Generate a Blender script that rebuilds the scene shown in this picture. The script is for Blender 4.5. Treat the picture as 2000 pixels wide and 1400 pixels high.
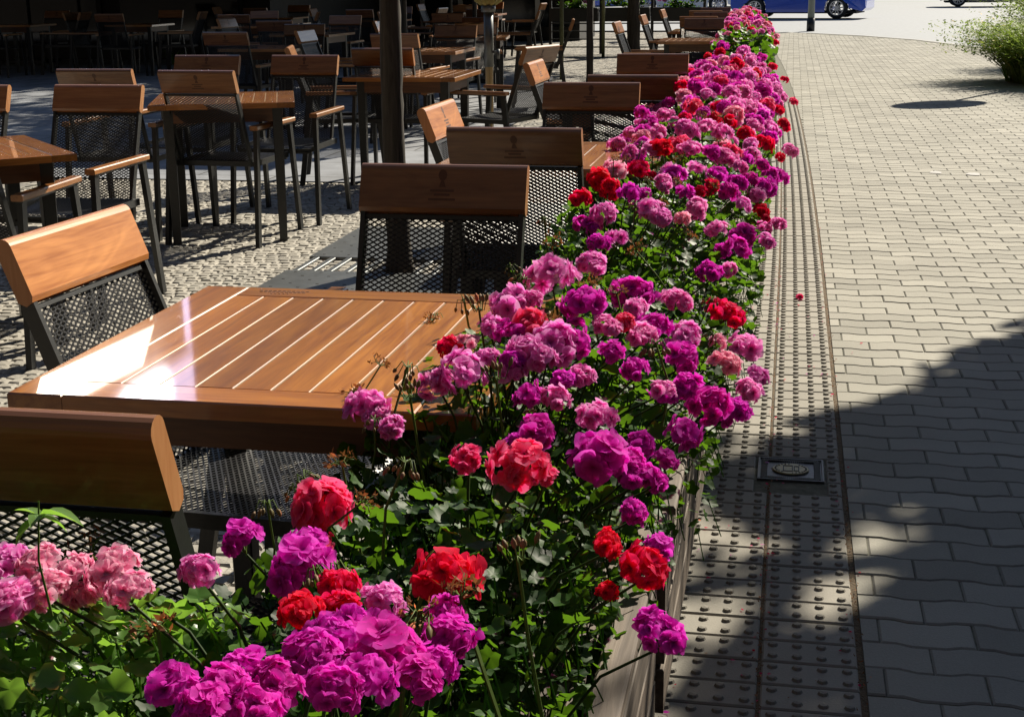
import bpy, math, random
from math import sin, cos, pi, radians, sqrt, atan2, floor, hypot
from mathutils import Vector, Matrix
for o in list(bpy.data.objects): bpy.data.objects.remove(o)
S = bpy.context.scene
COL = S.collection
random.seed(7)

# ---------------------------------------------------------------- camera
CF, CP, CY, CR, CH = 2748.5, .2645, .1943, .011, 1.3715     # focal (px at 2000), pitch, yaw, roll, height
fw = Vector((-sin(CY)*cos(CP), cos(CY)*cos(CP), -sin(CP)))
rt0 = Vector((cos(CY), sin(CY), 0)); dn0 = fw.cross(rt0)
rt = rt0*cos(CR) + dn0*sin(CR); dn = dn0*cos(CR) - rt0*sin(CR)
cam = bpy.data.objects.new('camera', bpy.data.cameras.new('camera')); COL.objects.link(cam)
cam.matrix_world = Matrix(((rt.x, -dn.x, -fw.x, 0), (rt.y, -dn.y, -fw.y, 0), (rt.z, -dn.z, -fw.z, CH), (0, 0, 0, 1)))
cam.data.sensor_width = 36; cam.data.lens = 36*CF/2000
cam.data.clip_end = 2000; cam.data.clip_start = .05
S.camera = cam
S.render.resolution_x = 1024; S.render.resolution_y = 716

def ray(px, py): return (fw*CF + rt*(px-1000) + dn*(py-700)).normalized()
def at(px, py, z=0.):
    v = ray(px, py); t = (z-CH)/v.z
    return Vector((0, 0, CH)) + v*t

# ---------------------------------------------------------------- world + sun
SUN_AZ, SUN_EL = radians(26), radians(36)
W = bpy.data.worlds.new('World'); S.world = W; W.use_nodes = True
nt = W.node_tree; nt.nodes.clear()
out = nt.nodes.new('ShaderNodeOutputWorld'); bg = nt.nodes.new('ShaderNodeBackground')
sky = nt.nodes.new('ShaderNodeTexSky'); sky.sky_type = 'NISHITA'; sky.sun_disc = False
sky.sun_elevation = SUN_EL; sky.sun_rotation = SUN_AZ
sky.air_density = 1.0; sky.dust_density = .6; sky.ozone_density = 1.5
bg.inputs['Strength'].default_value = .05
# glow and hot spot added to the unseen sky, shaped to make the table glare
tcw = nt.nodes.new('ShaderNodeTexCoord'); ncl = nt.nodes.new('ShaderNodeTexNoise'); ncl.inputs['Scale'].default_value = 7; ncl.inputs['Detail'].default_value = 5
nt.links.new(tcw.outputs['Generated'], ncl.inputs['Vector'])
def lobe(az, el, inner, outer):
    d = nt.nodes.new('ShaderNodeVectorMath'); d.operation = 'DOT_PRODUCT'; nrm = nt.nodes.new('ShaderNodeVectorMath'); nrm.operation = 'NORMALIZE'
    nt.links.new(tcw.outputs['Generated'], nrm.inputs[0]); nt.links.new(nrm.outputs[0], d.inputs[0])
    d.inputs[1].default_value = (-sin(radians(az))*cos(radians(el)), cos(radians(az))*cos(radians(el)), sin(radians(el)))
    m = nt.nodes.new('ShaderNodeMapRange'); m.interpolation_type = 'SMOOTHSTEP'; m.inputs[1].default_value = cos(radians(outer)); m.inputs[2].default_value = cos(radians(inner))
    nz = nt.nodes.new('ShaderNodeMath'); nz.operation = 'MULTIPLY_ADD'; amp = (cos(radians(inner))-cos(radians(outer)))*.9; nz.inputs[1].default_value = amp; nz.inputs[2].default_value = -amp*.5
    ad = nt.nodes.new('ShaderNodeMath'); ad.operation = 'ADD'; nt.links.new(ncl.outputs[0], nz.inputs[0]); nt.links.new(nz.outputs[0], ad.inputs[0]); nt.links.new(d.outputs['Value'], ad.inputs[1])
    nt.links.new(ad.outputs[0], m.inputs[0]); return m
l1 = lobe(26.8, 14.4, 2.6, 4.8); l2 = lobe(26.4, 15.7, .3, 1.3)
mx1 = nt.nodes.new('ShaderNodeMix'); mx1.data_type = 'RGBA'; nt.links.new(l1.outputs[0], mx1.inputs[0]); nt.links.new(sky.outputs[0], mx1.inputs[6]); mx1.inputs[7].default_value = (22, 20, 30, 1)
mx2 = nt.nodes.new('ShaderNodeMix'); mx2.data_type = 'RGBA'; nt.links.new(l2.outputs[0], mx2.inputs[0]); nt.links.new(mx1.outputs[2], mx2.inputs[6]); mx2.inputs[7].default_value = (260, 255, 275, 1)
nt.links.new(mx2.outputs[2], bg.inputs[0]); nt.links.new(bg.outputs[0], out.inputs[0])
sun = bpy.data.objects.new('sun', bpy.data.lights.new('sun', 'SUN')); COL.objects.link(sun)
sun.data.energy = 5; sun.data.angle = radians(.53); sun.data.color = (1, .91, .75)
sd = Vector((sin(SUN_AZ)*cos(SUN_EL), cos(SUN_AZ)*cos(SUN_EL), sin(SUN_EL)))
sun.rotation_euler = sd.to_track_quat('Z', 'Y').to_euler()
S.view_settings.view_transform = 'Standard'; S.view_settings.look = 'None'
S.view_settings.exposure = 1.0; S.view_settings.gamma = 1
S.cycles.max_bounces = 6; S.cycles.diffuse_bounces = 1; S.cycles.glossy_bounces = 3
S.cycles.transmission_bounces = 4; S.cycles.caustics_reflective = False; S.cycles.caustics_refractive = False

# ---------------------------------------------------------------- materials
def nmat(name):
    m = bpy.data.materials.new(name); m.use_nodes = True
    n = m.node_tree.nodes; return m, n, m.node_tree.links, n['Principled BSDF']
def N(n, t, **k):
    x = n.new(t)
    for a, b in k.items():
        if a in x.inputs: x.inputs[a].default_value = b
        else: setattr(x, a, b)
    return x
def ramp(n, pts):
    r = n.new('ShaderNodeValToRGB'); e = r.color_ramp.elements
    while len(e) < len(pts): e.new(.5)
    for q, (p, c) in zip(e, pts): q.position = p; q.color = (*c, 1)
    return r
def simple(name, col, rough=.5, metal=0., noise=0., scale=20., bump=0., coat=0., coatr=.1, spec=.5):
    m, n, l, p = nmat(name)
    p.inputs['Base Color'].default_value = (*col, 1); p.inputs['Roughness'].default_value = rough
    p.inputs['Metallic'].default_value = metal; p.inputs['Coat Weight'].default_value = coat
    p.inputs['Coat Roughness'].default_value = coatr; p.inputs['Specular IOR Level'].default_value = spec
    if noise or bump:
        tc = N(n, 'ShaderNodeTexCoord'); t = N(n, 'ShaderNodeTexNoise', Scale=scale, Detail=6., Roughness=.6)
        l.new(tc.outputs['Object'], t.inputs['Vector'])
        if noise:
            r = ramp(n, [(.25, [c*(1-noise) for c in col]), (.75, [min(1, c*(1+noise)) for c in col])])
            l.new(t.outputs[0], r.inputs[0]); l.new(r.outputs[0], p.inputs['Base Color'])
        if bump:
            b = N(n, 'ShaderNodeBump', Strength=bump, Distance=.01); l.new(t.outputs[0], b.inputs['Height']); l.new(b.outputs[0], p.inputs['Normal'])
    return m
def wood(name, c0, c1, axis='X', rough=.35, coat=.5, coatr=.12, scale=1., bump=.15, vr=(.72, 1.25)):
    """grain runs along the given object axis; 'tint' attribute makes each board its own piece"""
    m, n, l, p = nmat(name)
    tc = N(n, 'ShaderNodeTexCoord'); mp = N(n, 'ShaderNodeMapping')
    sc = [55*scale]*3; sc['XYZ'.index(axis)] = 3.2*scale
    mp.inputs['Scale'].default_value = sc
    at_ = N(n, 'ShaderNodeAttribute', attribute_name='tint')
    add = N(n, 'ShaderNodeVectorMath', operation='MULTIPLY_ADD'); add.inputs[1].default_value = (9, 31, 17)
    l.new(at_.outputs['Color'], add.inputs[0]); l.new(tc.outputs['Object'], add.inputs[2])
    l.new(add.outputs[0], mp.inputs['Vector'])
    t = N(n, 'ShaderNodeTexNoise', Scale=1., Detail=7., Roughness=.65, Distortion=.6); l.new(mp.outputs[0], t.inputs['Vector'])
    mp2 = N(n, 'ShaderNodeMapping'); s2 = [9*scale]*3; s2['XYZ'.index(axis)] = 1.3*scale; mp2.inputs['Scale'].default_value = s2
    l.new(add.outputs[0], mp2.inputs['Vector'])
    t2 = N(n, 'ShaderNodeTexNoise', Scale=1., Detail=3., Distortion=1.5); l.new(mp2.outputs[0], t2.inputs['Vector'])
    w = N(n, 'ShaderNodeMath', operation='SINE'); mu = N(n, 'ShaderNodeMath', operation='MULTIPLY'); mu.inputs[1].default_value = 42
    l.new(t2.outputs[0], mu.inputs[0]); l.new(mu.outputs[0], w.inputs[0])
    mm = N(n, 'ShaderNodeMath', operation='MULTIPLY_ADD'); mm.inputs[1].default_value = .05; l.new(w.outputs[0], mm.inputs[0]); l.new(t.outputs[0], mm.inputs[2])
    r = ramp(n, [(.3, c0), (.7, c1)]); l.new(mm.outputs[0], r.inputs[0])
    hs = N(n, 'ShaderNodeHueSaturation'); ma = N(n, 'ShaderNodeMapRange'); ma.inputs['To Min'].default_value = vr[0]; ma.inputs['To Max'].default_value = vr[1]; ma.clamp = False
    l.new(at_.outputs['Fac'], ma.inputs[0]); l.new(ma.outputs[0], hs.inputs['Value']); l.new(r.outputs[0], hs.inputs['Color'])
    l.new(hs.outputs[0], p.inputs['Base Color'])
    p.inputs['Roughness'].default_value = rough; p.inputs['Coat Weight'].default_value = coat; p.inputs['Coat Roughness'].default_value = coatr
    b = N(n, 'ShaderNodeBump', Strength=bump, Distance=.002); l.new(t.outputs[0], b.inputs['Height']); l.new(b.outputs[0], p.inputs['Normal'])
    return m
def tinted(name, lo, hi, rough=.8, scale=30., bump=.3, dist=.004, spots=0.):
    """stone: colour per piece from 'tint', fine grain noise and large-scale dirt"""
    m, n, l, p = nmat(name)
    tc = N(n, 'ShaderNodeTexCoord'); a = N(n, 'ShaderNodeAttribute', attribute_name='tint')
    t = N(n, 'ShaderNodeTexNoise', Scale=scale*6, Detail=4., Roughness=.7); l.new(tc.outputs['Object'], t.inputs['Vector'])
    t2 = N(n, 'ShaderNodeTexNoise', Scale=1.1, Detail=6., Roughness=.6); l.new(tc.outputs['Object'], t2.inputs['Vector'])
    r = ramp(n, [(0., lo), (1., hi)])
    m1 = N(n, 'ShaderNodeMath', operation='MULTIPLY_ADD'); m1.inputs[1].default_value = .5
    m2 = N(n, 'ShaderNodeMath', operation='MULTIPLY_ADD'); m2.inputs[1].default_value = .7; m2.inputs[2].default_value = -.40
    l.new(t.outputs[0], m1.inputs[0]); l.new(t2.outputs[0], m2.inputs[0]); l.new(m2.outputs[0], m1.inputs[2])
    m3 = N(n, 'ShaderNodeMath', operation='MULTIPLY_ADD'); m3.inputs[1].default_value = .6
    l.new(a.outputs['Fac'], m3.inputs[0]); l.new(m1.outputs[0], m3.inputs[2]); l.new(m3.outputs[0], r.inputs[0])
    l.new(r.outputs[0], p.inputs['Base Color']); p.inputs['Roughness'].default_value = rough; p.inputs['Specular IOR Level'].default_value = .3
    b = N(n, 'ShaderNodeBump', Strength=bump, Distance=dist); l.new(t.outputs[0], b.inputs['Height']); l.new(b.outputs[0], p.inputs['Normal'])
    return m
def petal(name, cin, cedge):
    m, n, l, p = nmat(name)
    a = N(n, 'ShaderNodeAttribute', attribute_name='tint')
    r = ramp(n, [(0., [c*.6 for c in cin]), (.25, cin), (.85, cedge)]); l.new(a.outputs['Fac'], r.inputs[0])
    oi = N(n, 'ShaderNodeObjectInfo'); hs = N(n, 'ShaderNodeHueSaturation'); mr = N(n, 'ShaderNodeMapRange'); mr.inputs['To Min'].default_value = .474 if 'red' in name else .490; mr.inputs['To Max'].default_value = .494 if 'red' in name else .510
    l.new(oi.outputs['Random'], mr.inputs[0]); l.new(mr.outputs[0], hs.inputs['Hue']); l.new(r.outputs[0], hs.inputs['Color'])
    l.new(hs.outputs[0], p.inputs['Base Color']); p.inputs['Roughness'].default_value = .7; p.inputs['Specular IOR Level'].default_value = .12
    tr = N(n, 'ShaderNodeBsdfTranslucent'); l.new(hs.outputs[0], tr.inputs[0])
    mx = N(n, 'ShaderNodeMixShader', Fac=.48); l.new(p.outputs[0], mx.inputs[1]); l.new(tr.outputs[0], mx.inputs[2])
    # thin petals let part of the light straight through, coloured
    tp = N(n, 'ShaderNodeBsdfTransparent'); l.new(hs.outputs[0], tp.inputs[0]); m2 = N(n, 'ShaderNodeMixShader', Fac=.36)
    l.new(mx.outputs[0], m2.inputs[1]); l.new(tp.outputs[0], m2.inputs[2])
    l.new(m2.outputs[0], n['Material Output'].inputs[0]); return m
def leafmat(name, lo, hi, tl=(.18, .38, .02), fac=.35, rough=.3):
    m, n, l, p = nmat(name)
    a = N(n, 'ShaderNodeAttribute', attribute_name='tint')
    r = ramp(n, [(0., lo), (.9, hi), (1., (hi[0]*3.2, hi[1]*1.5, hi[2]))]); l.new(a.outputs['Fac'], r.inputs[0]); l.new(r.outputs[0], p.inputs['Base Color'])
    p.inputs['Roughness'].default_value = rough; p.inputs['Specular IOR Level'].default_value = .13
    tr = N(n, 'ShaderNodeBsdfTranslucent'); tr.inputs[0].default_value = (*tl, 1)
    mx = N(n, 'ShaderNodeMixShader', Fac=fac); l.new(p.outputs[0], mx.inputs[1]); l.new(tr.outputs[0], mx.inputs[2])
    l.new(mx.outputs[0], n['Material Output'].inputs[0]); return m

M = {}
M['wood'] = wood('varnished_wood', (.239, .081, .020), (.437, .190, .060), 'X', rough=.33, coat=.6, coatr=.1, vr=(.08, 1.18))  # tint range kept low: the shade on unlit backs is in the colour
M['wood_y'] = wood('varnished_wood_arm', (.211, .074, .018), (.387, .165, .049), 'Y', rough=.33, coat=.6, coatr=.1, vr=(.08, 1.18))
M['wood_end'] = wood('wood_end_grain', (.296, .120, .035), (.387, .183, .070), 'Z', rough=.5, coat=.2)
M['slat'] = wood('table_slat_wood', (.232, .070, .010), (.44, .168, .024), 'Y', rough=.4, coat=1., coatr=.05, bump=.06)
M['slat_x'] = wood('table_rail_wood', (.232, .070, .010), (.44, .168, .024), 'X', rough=.4, coat=1., coatr=.05, bump=.06)
M['apron'] = wood('dark_rail_wood', (.10, .032, .010), (.19, .07, .02), 'X', rough=.5, coat=.2, coatr=.2)
M['lit_edge'] = simple('lit_slat_edge_tone', (.30, .21, .12), .5)
M['black'] = simple('black_powder_coat', (.012, .013, .013), .42, 0., .3, 60., .05, spec=.5)
M['mesh'] = simple('black_expanded_metal', (.010, .010, .012), .42, 0., spec=.45)
M['grey_metal'] = simple('galvanised_metal', (.134, .141, .141), .4, .6, .25, 14., .05)
M['burn'] = simple('engraved_mark', (.085, .030, .010), .5)
M['weather'] = wood('weathered_grey_wood', (.05, .036, .027), (.165, .13, .10), 'Y', rough=.75, coat=0., bump=.6, scale=.8)
M['soil'] = simple('soil', (.025, .017, .011), .9, 0., .5, 60., .6)
M['stem'] = leafmat('stem_green', (.070, .113, .021), (.120, .183, .042), (.085, .176, .021), .15, .5)
M['stem_d'] = leafmat('flower_stem', (.021, .042, .011), (.063, .106, .028), (.085, .176, .021), .1, .6)
M['leaf'] = leafmat('geranium_leaf', (.007, .022, .006), (.036, .088, .016), (.15, .33, .015), .28, .5)
M['leaf_l'] = leafmat('young_leaf', (.045, .105, .02), (.14, .24, .07), (.26, .50, .05), .4)
M['brown'] = leafmat('withered_bloom', (.12, .045, .02), (.30, .14, .06), (.3, .12, .04), .25, .7)
M['bud'] = leafmat('flower_bud', (.13, .12, .05), (.28, .15, .10), (.3, .2, .08), .2, .5)
M['P'] = petal('petal_pale_pink', (.92, .30, .50), (1., .64, .78))
M['K'] = petal('petal_pink', (.86, .16, .56), (.99, .50, .86))
M['M'] = petal('petal_magenta', (.68, .016, .46), (.92, .10, .74))
M['R'] = petal('petal_red', (.76, .003, .012), (.96, .03, .05))
M['C'] = petal('petal_coral_red', (.88, .03, .13), (.98, .20, .32))
M['paver'] = tinted('concrete_paver', (.135, .129, .108), (.355, .340, .292), .85, 30, .35, .003)
M['tactile'] = tinted('tactile_slab', (.176, .165, .141), (.317, .296, .254), .85, 30, .3, .003)
M['sett'] = tinted('granite_sett', (.183, .173, .151), (.394, .366, .313), .8, 12, .5, .006)
M['joint'] = simple('joint_sand', (.106, .102, .074), .95, 0., .5, 40., .5)
M['dirt'] = simple('dirt_seam', (.099, .067, .035), .95, 0., .6, 120., 1.)
M['bark'] = wood('bark', (.02, .016, .012), (.085, .07, .055), 'Z', rough=.9, coat=0., bump=1., scale=.7)

# ---------------------------------------------------------------- mesh builder
class MB:
    def __init__(s): s.v = []; s.f = []; s.t = []; s.tint = .5; s.mi = []; s.m = 0
    def add(s, vs, fs, tint=None):
        b = len(s.v); s.v += [tuple(v) for v in vs]; s.f += [tuple(i+b for i in f) for f in fs]
        s.mi += [s.m]*len(fs)
        if tint is None: s.t += [s.tint]*len(vs)
        elif isinstance(tint, (list, tuple)): s.t += list(tint)
        else: s.t += [tint]*len(vs)
    def box(s, x0, x1, y0, y1, z0, z1, tint=None, c=0.):
        """box with optional chamfer c on all top edges"""
        if c <= 0:
            vs = [(x, y, z) for z in (z0, z1) for y in (y0, y1) for x in (x0, x1)]
            s.add(vs, [(0, 2, 3, 1), (4, 5, 7, 6), (0, 1, 5, 4), (1, 3, 7, 5), (3, 2, 6, 7), (2, 0, 4, 6)], tint)
        else:
            vs = []
            for z, q in ((z0, 0), (z1-c, 0), (z1, c)): vs += [(x0+q, y0+q, z), (x1-q, y0+q, z), (x1-q, y1-q, z), (x0+q, y1-q, z)]
            fs = [(3, 2, 1, 0), (8, 9, 10, 11)]
            for k in (0, 4):
                for i in range(4): j = (i+1) % 4; fs.append((k+i, k+j, k+4+j, k+4+i))
            s.add(vs, fs, tint)
    def bar(s, a, b, w, h, up=(0, 0, 1), tint=None, c=0., taper=1.):
        """rectangular bar from a to b: w across, h along up"""
        a, b = Vector(a), Vector(b); d = (b-a).normalized(); u = Vector(up); x = d.cross(u).normalized(); u = x.cross(d).normalized()
        vs = []
        for p, k in ((a, 1), (b, taper)):
            if c > 0:
                ww, hh = w*k/2, h*k/2
                for (i, j) in ((-ww+c, -hh), (ww-c, -hh), (ww, -hh+c), (ww, hh-c), (ww-c, hh), (-ww+c, hh), (-ww, hh-c), (-ww, -hh+c)): vs.append(p+x*i+u*j)
            else:
                for (i, j) in ((-1, -1), (1, -1), (1, 1), (-1, 1)): vs.append(p+x*(i*w*k/2)+u*(j*h*k/2))
        n = len(vs)//2
        s.add(vs, [tuple(range(n)), tuple(range(2*n-1, n-1, -1))]+[(i, n+i, n+(i+1) % n, (i+1) % n) for i in range(n)], tint)
    def tube(s, pts, rs, n=8, tint=None, cap=True):
        pts = [Vector(p) for p in pts]
        if not isinstance(rs, (list, tuple)): rs = [rs]*len(pts)
        vs = []; ref = Vector((.31, .95, .07))
        for i, p in enumerate(pts):
            d = (pts[min(i+1, len(pts)-1)]-pts[max(i-1, 0)]).normalized()
            if abs(d.dot(ref)) > .95: ref = Vector((1, 0, 0))
            x = d.cross(ref).normalized(); y = d.cross(x)
            for k in range(n): a = 2*pi*k/n; vs.append(p+x*cos(a)*rs[i]+y*sin(a)*rs[i])
        fs = [(i*n+k, i*n+(k+1) % n, (i+1)*n+(k+1) % n, (i+1)*n+k) for i in range(len(pts)-1) for k in range(n)]
        if cap: fs += [tuple(range(n-1, -1, -1)), tuple(range((len(pts)-1)*n, len(pts)*n))]
        s.add(vs, fs, tint)
    def prism(s, prof, a, b, ax, tint=None):
        """extrude closed 2-D profile (u,v) along axis index ax from a to b; u,v fill other axes in order"""
        vs = []
        for q in (a, b):
            for (u, v) in prof:
                c = [u, v]; c.insert(ax, q); vs.append(c)
        n = len(prof)
        s.add(vs, [tuple(range(n)), tuple(range(2*n-1, n-1, -1))]+[(i, n+i, n+(i+1) % n, (i+1) % n) for i in range(n)], tint)
    def build(s, name, mats, parent=None, smooth=False, link=True):
        me = bpy.data.meshes.new(name); me.from_pydata(s.v, [], s.f)
        if not isinstance(mats, (list, tuple)): mats = [mats]
        for m in mats: me.materials.append(m)
        if len(mats) > 1: me.polygons.foreach_set('material_index', s.mi)
        me.attributes.new('tint', 'FLOAT', 'POINT').data.foreach_set('value', s.t)
        if smooth: me.polygons.foreach_set('use_smooth', [True]*len(me.polygons))
        me.update()
        o = bpy.data.objects.new(name, me)
        if link: COL.objects.link(o)
        if parent: o.parent = parent
        return o
def tag(o, label=None, cat=None, group=None, kind=None):
    if label: o['label'] = label
    if cat: o['category'] = cat
    if group: o['group'] = group
    if kind: o['kind'] = kind
    return o
def empty(name, loc=(0, 0, 0), rz=0.):
    o = bpy.data.objects.new(name, None); COL.objects.link(o); o.location = loc; o.rotation_euler = (0, 0, rz); o.empty_display_size = .1
    return o
def copy_tree(o, parent=None):
    c = o.copy(); COL.objects.link(c); c.parent = parent
    for ch in list(o.children): copy_tree(ch, c)
    return c

# ================================================================ SETTING
R = random.random
def U(a, b): return a+(b-a)*R()
def sheet(name, pts, z, mat):
    b = MB(); b.add([(x, y, z) for x, y in pts], [tuple(range(len(pts)))], .5)
    return tag(b.build(name, mat), kind='structure')
def voronoi_ground(name, lo, hi, scale):
    m, n, l, p = nmat(name)
    tc = N(n, 'ShaderNodeTexCoord'); v = N(n, 'ShaderNodeTexVoronoi', Scale=scale); v2 = N(n, 'ShaderNodeTexVoronoi', Scale=scale); v2.feature = 'DISTANCE_TO_EDGE'
    for q in (v, v2): l.new(tc.outputs['Object'], q.inputs['Vector']); q.inputs['Randomness'].default_value = .6
    sp = N(n, 'ShaderNodeSeparateColor'); l.new(v.outputs['Color'], sp.inputs[0])
    r = ramp(n, [(0., lo), (1., hi)]); l.new(sp.outputs[0], r.inputs[0])
    e = ramp(n, [(.0, (.25, .25, .25)), (.12, (1, 1, 1))]); l.new(v2.outputs['Distance'], e.inputs[0])
    mx = N(n, 'ShaderNodeMix', data_type='RGBA', blend_type='MULTIPLY'); mx.inputs[0].default_value = 1
    l.new(r.outputs[0], mx.inputs[6]); l.new(e.outputs[0], mx.inputs[7]); l.new(mx.outputs[2], p.inputs['Base Color'])
    b = N(n, 'ShaderNodeBump', Strength=.9, Distance=.02); l.new(e.outputs[0], b.inputs['Height']); l.new(b.outputs[0], p.inputs['Normal'])
    p.inputs['Roughness'].default_value = .85; return m
M['cobble_far'] = voronoi_ground('cobbled_surface', (.141, .134, .120), (.352, .324, .275), 11.)
M['asphalt'] = simple('asphalt', (.235, .25, .27), .85, 0., .12, 8., .2)
M['path'] = simple('service_path_concrete', (.190, .204, .225), .8, 0., .25, 3., .2)
M['ground'] = simple('bare_ground', (.113, .106, .085), .95, 0., .3, 3., .3)
M['kerb'] = simple('kerb_stone', (.296, .289, .268), .8, 0., .2, 12., .3)

sheet('ground', [(-600, -60), (600, -60), (600, 900), (-600, 900)], -.05, M['ground'])
# road edge (the far kerb of the pavement)
KERB = [(-60, 36.5), (-8, 36.5), (-1, 36.3), (.45, 35.2), (1.6, 33.6), (2.6, 31.5), (3.4, 28.6), (4.6, 25.0), (9, 20), (20, 12), (60, 5)]
sheet('road', KERB[::1]+[(300, 30), (300, 160), (-300, 160), (-300, 36.5)], -.02, M['asphalt'])
sheet('terrace_ground', [(-60, -30), (-.40, -30), (-.40, 36.4), (-8, 36.4), (-60, 36.4)], -.009, M['joint'])
sheet('cobbled_terrace', [(-60, 12.6), (-2.3, 12.6), (-.42, 12.6), (-.42, 36.3), (-8, 36.3), (-60, 36.3)], -.006, M['cobble_far'])
sheet('cobbled_terrace', [(-60, -20), (-5.2, -20), (-5.2, 12.6), (-60, 12.6)], -.005, M['cobble_far'])
sheet('cobbled_terrace', [(-5.2, -20), (-.42, -20), (-.42, .4), (-5.2, .4)], -.005, M['cobble_far'])
sheet('sidewalk_bed', [(-.42, -20), (9, -20), (9, 19.9), (4.6, 24.9), (3.4, 28.5), (2.6, 31.4), (1.6, 33.5), (.45, 35.1), (-1, 36.2), (-.42, 36.2)], -.0048, M['joint'])
b = MB()
for (x0, y0), (x1, y1) in zip(KERB[:-1], KERB[1:]):
    L = hypot(x1-x0, y1-y0); n = max(1, int(L)) if L < 30 else 30
    for i in range(n):
        a, c = (i+.006)/n, (i+.994)/n
        b.bar((x0+(x1-x0)*a, y0+(y1-y0)*a, -.042), (x0+(x1-x0)*c, y0+(y1-y0)*c, -.042), .12, .09, tint=R(), c=.008)
tag(b.build('kerb', M['kerb']), kind='structure')
# path of smooth concrete slabs crossing the terrace, with a low edging
PATH = [(-2.9, 9.37), (-5.2, 9.37), (-24, 8.9), (-34, 21), (-10.2, 22.5), (-5.2, 22.2), (-3.3, 20), (-2.6, 15), (-2.6, 10.5)]
def slab_mat():
    m, n, l, p = nmat('path_slabs'); tc = N(n, 'ShaderNodeTexCoord')
    br = N(n, 'ShaderNodeTexBrick', Scale=1.); br.inputs['Brick Width'].default_value = 1.2; br.inputs['Row Height'].default_value = .8; br.inputs['Mortar Size'].default_value = .008
    br.inputs['Color1'].default_value = (.17, .18, .2, 1); br.inputs['Color2'].default_value = (.23, .24, .26, 1); br.inputs['Mortar'].default_value = (.04, .04, .04, 1)
    t = N(n, 'ShaderNodeTexNoise', Scale=2.5, Detail=8., Roughness=.7); mx = N(n, 'ShaderNodeMix', data_type='RGBA', blend_type='MULTIPLY'); mx.inputs[0].default_value = 1
    r = ramp(n, [(.3, (.6, .6, .6)), (.7, (1.25, 1.25, 1.25))]); l.new(tc.outputs['Object'], br.inputs['Vector']); l.new(tc.outputs['Object'], t.inputs['Vector'])
    l.new(t.outputs[0], r.inputs[0]); l.new(br.outputs[0], mx.inputs[6]); l.new(r.outputs[0], mx.inputs[7]); l.new(mx.outputs[2], p.inputs['Base Color']); p.inputs['Roughness'].default_value = .8
    return m
M['path'] = slab_mat()
sheet('service_path', PATH, .008, M['path'])

# granite setts of the terrace, piece by piece
b = MB(); y = .42
while y < 12.55:
    dy = U(.052, .064); x = -5.18+U(0, .05)
    while x < -.50:
        dx = U(.050, .074); g = .002
        if not (y > 9.35 and x < -2.9):
            x0, x1, y0, y1 = x+g, x+dx-g, y+g, y+dy-g
            wob = .016*sin(x*2.3+y*1.1)+.012*sin(x*7+1)
            h = U(-.0018, .0018); zz = .001+h; q = U(.005, .008)
            J = lambda k: U(-k, k)
            vs = []
            for z, k, jj in ((-.03, 0, .003), (zz-.007, 0, .004), (zz, q, .004)):
                for (xx, yy) in ((x0+k, y0+k), (x1-k, y0+k), (x1-k, y1-k), (x0+k, y1-k)): vs.append((xx+J(jj), yy+wob+J(jj), z+J(.0015)))
            vs.append(((x0+x1)/2, (y0+y1)/2+wob, zz+U(.0005, .0025)))
            fs = []
            for k in (0, 4):
                for i in range(4): j = (i+1) % 4; fs.append((k+i, k+j, k+4+j, k+4+i))
            for i in range(4): fs.append((8+i, 8+(i+1) % 4, 12))
            b.add(vs, fs, min(1, max(0, random.gauss(.55, .22))))
        x += dx
    y += dy
tag(b.build('cobblestones', M['sett']), kind='structure')

# pavers with wavy long joints
def bend(y): return -.0011*max(0, y-5.5)**2 if y < 30 else -.66       # the strip swings a little to the left far away
PW, PL, A0 = .118, .2, .0058
def wave(x):
    t = (x/PL) % 1.
    if t < .34: return A0
    if t < .5: return A0*(1-2*(t-.34)/.16)
    if t < .84: return -A0
    return A0*(-1+2*(t-.84)/.16)
b = MB(); y = -.6; row = 0
KX = [.34*PL, .5*PL, .84*PL, PL]
while y < 35.8:
    xm = 4.6 if y > 12 else 3.4
    x = .196+bend(y)-(0 if row % 2 else PL/2); first = True
    # align joints with the wave
    x = floor((.196+bend(y))/PL)*PL+(.17*PL if row % 2 else .67*PL)-PL
    while x < xm:
        x0, x1 = x, x+PL; x += PL
        lx = .196+bend(y)
        if x1 < lx+.02: continue
        x0 = max(x0, lx)
        # keep inside the kerb line
        if y > 24.2 and (x1 > 4.6-(y-24.8)*.36 if y < 28.6 else x1 > 3.4-(y-28.6)*.33 if y < 31.5 else x1 > 2.5-(y-31.5)*.6): continue
        g = .0019
        xs = [x0+g]+[k for k in sorted(floor(x0/PL)*PL+m+j*PL for m in KX for j in (0, 1)) if x0+g+.004 < k < x1-g-.004]+[x1-g]
        lo = [(q, y+wave(q)+g) for q in xs]; hi = [(q, y+PW+wave(q)-g) for q in reversed(xs)]
        ring = lo+hi; n = len(ring); cx = (x0+x1)/2; cy = y+PW/2
        h = U(-.0012, .0012); ta, tb = U(-.006, .006), U(-.006, .006)
        vs = []
        k = .004
        for (xx, yy) in ring: vs.append((xx, yy, -.02))
        for (xx, yy) in ring: vs.append((xx, yy, h-.0035+ta*(xx-cx)+tb*(yy-cy)))
        for i, (xx, yy) in enumerate(ring):
            sx = k if xx < cx else -k; sx = sx if abs(xx-cx) > PL*.42 else 0
            vs.append((xx+sx, yy+(k if i < n//2 else -k), h+ta*(xx-cx)+tb*(yy-cy)))
        fs = [tuple(range(2*n, 3*n))]
        for kk in (0, n): fs += [(kk+i, kk+(i+1) % n, kk+n+(i+1) % n, kk+n+i) for i in range(n)]
        b.add(vs, fs, min(1, max(0, random.gauss(.6, .19))))
    y += PW; row += 1
tag(b.build('sidewalk', M['paver']), kind='structure')

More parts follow.
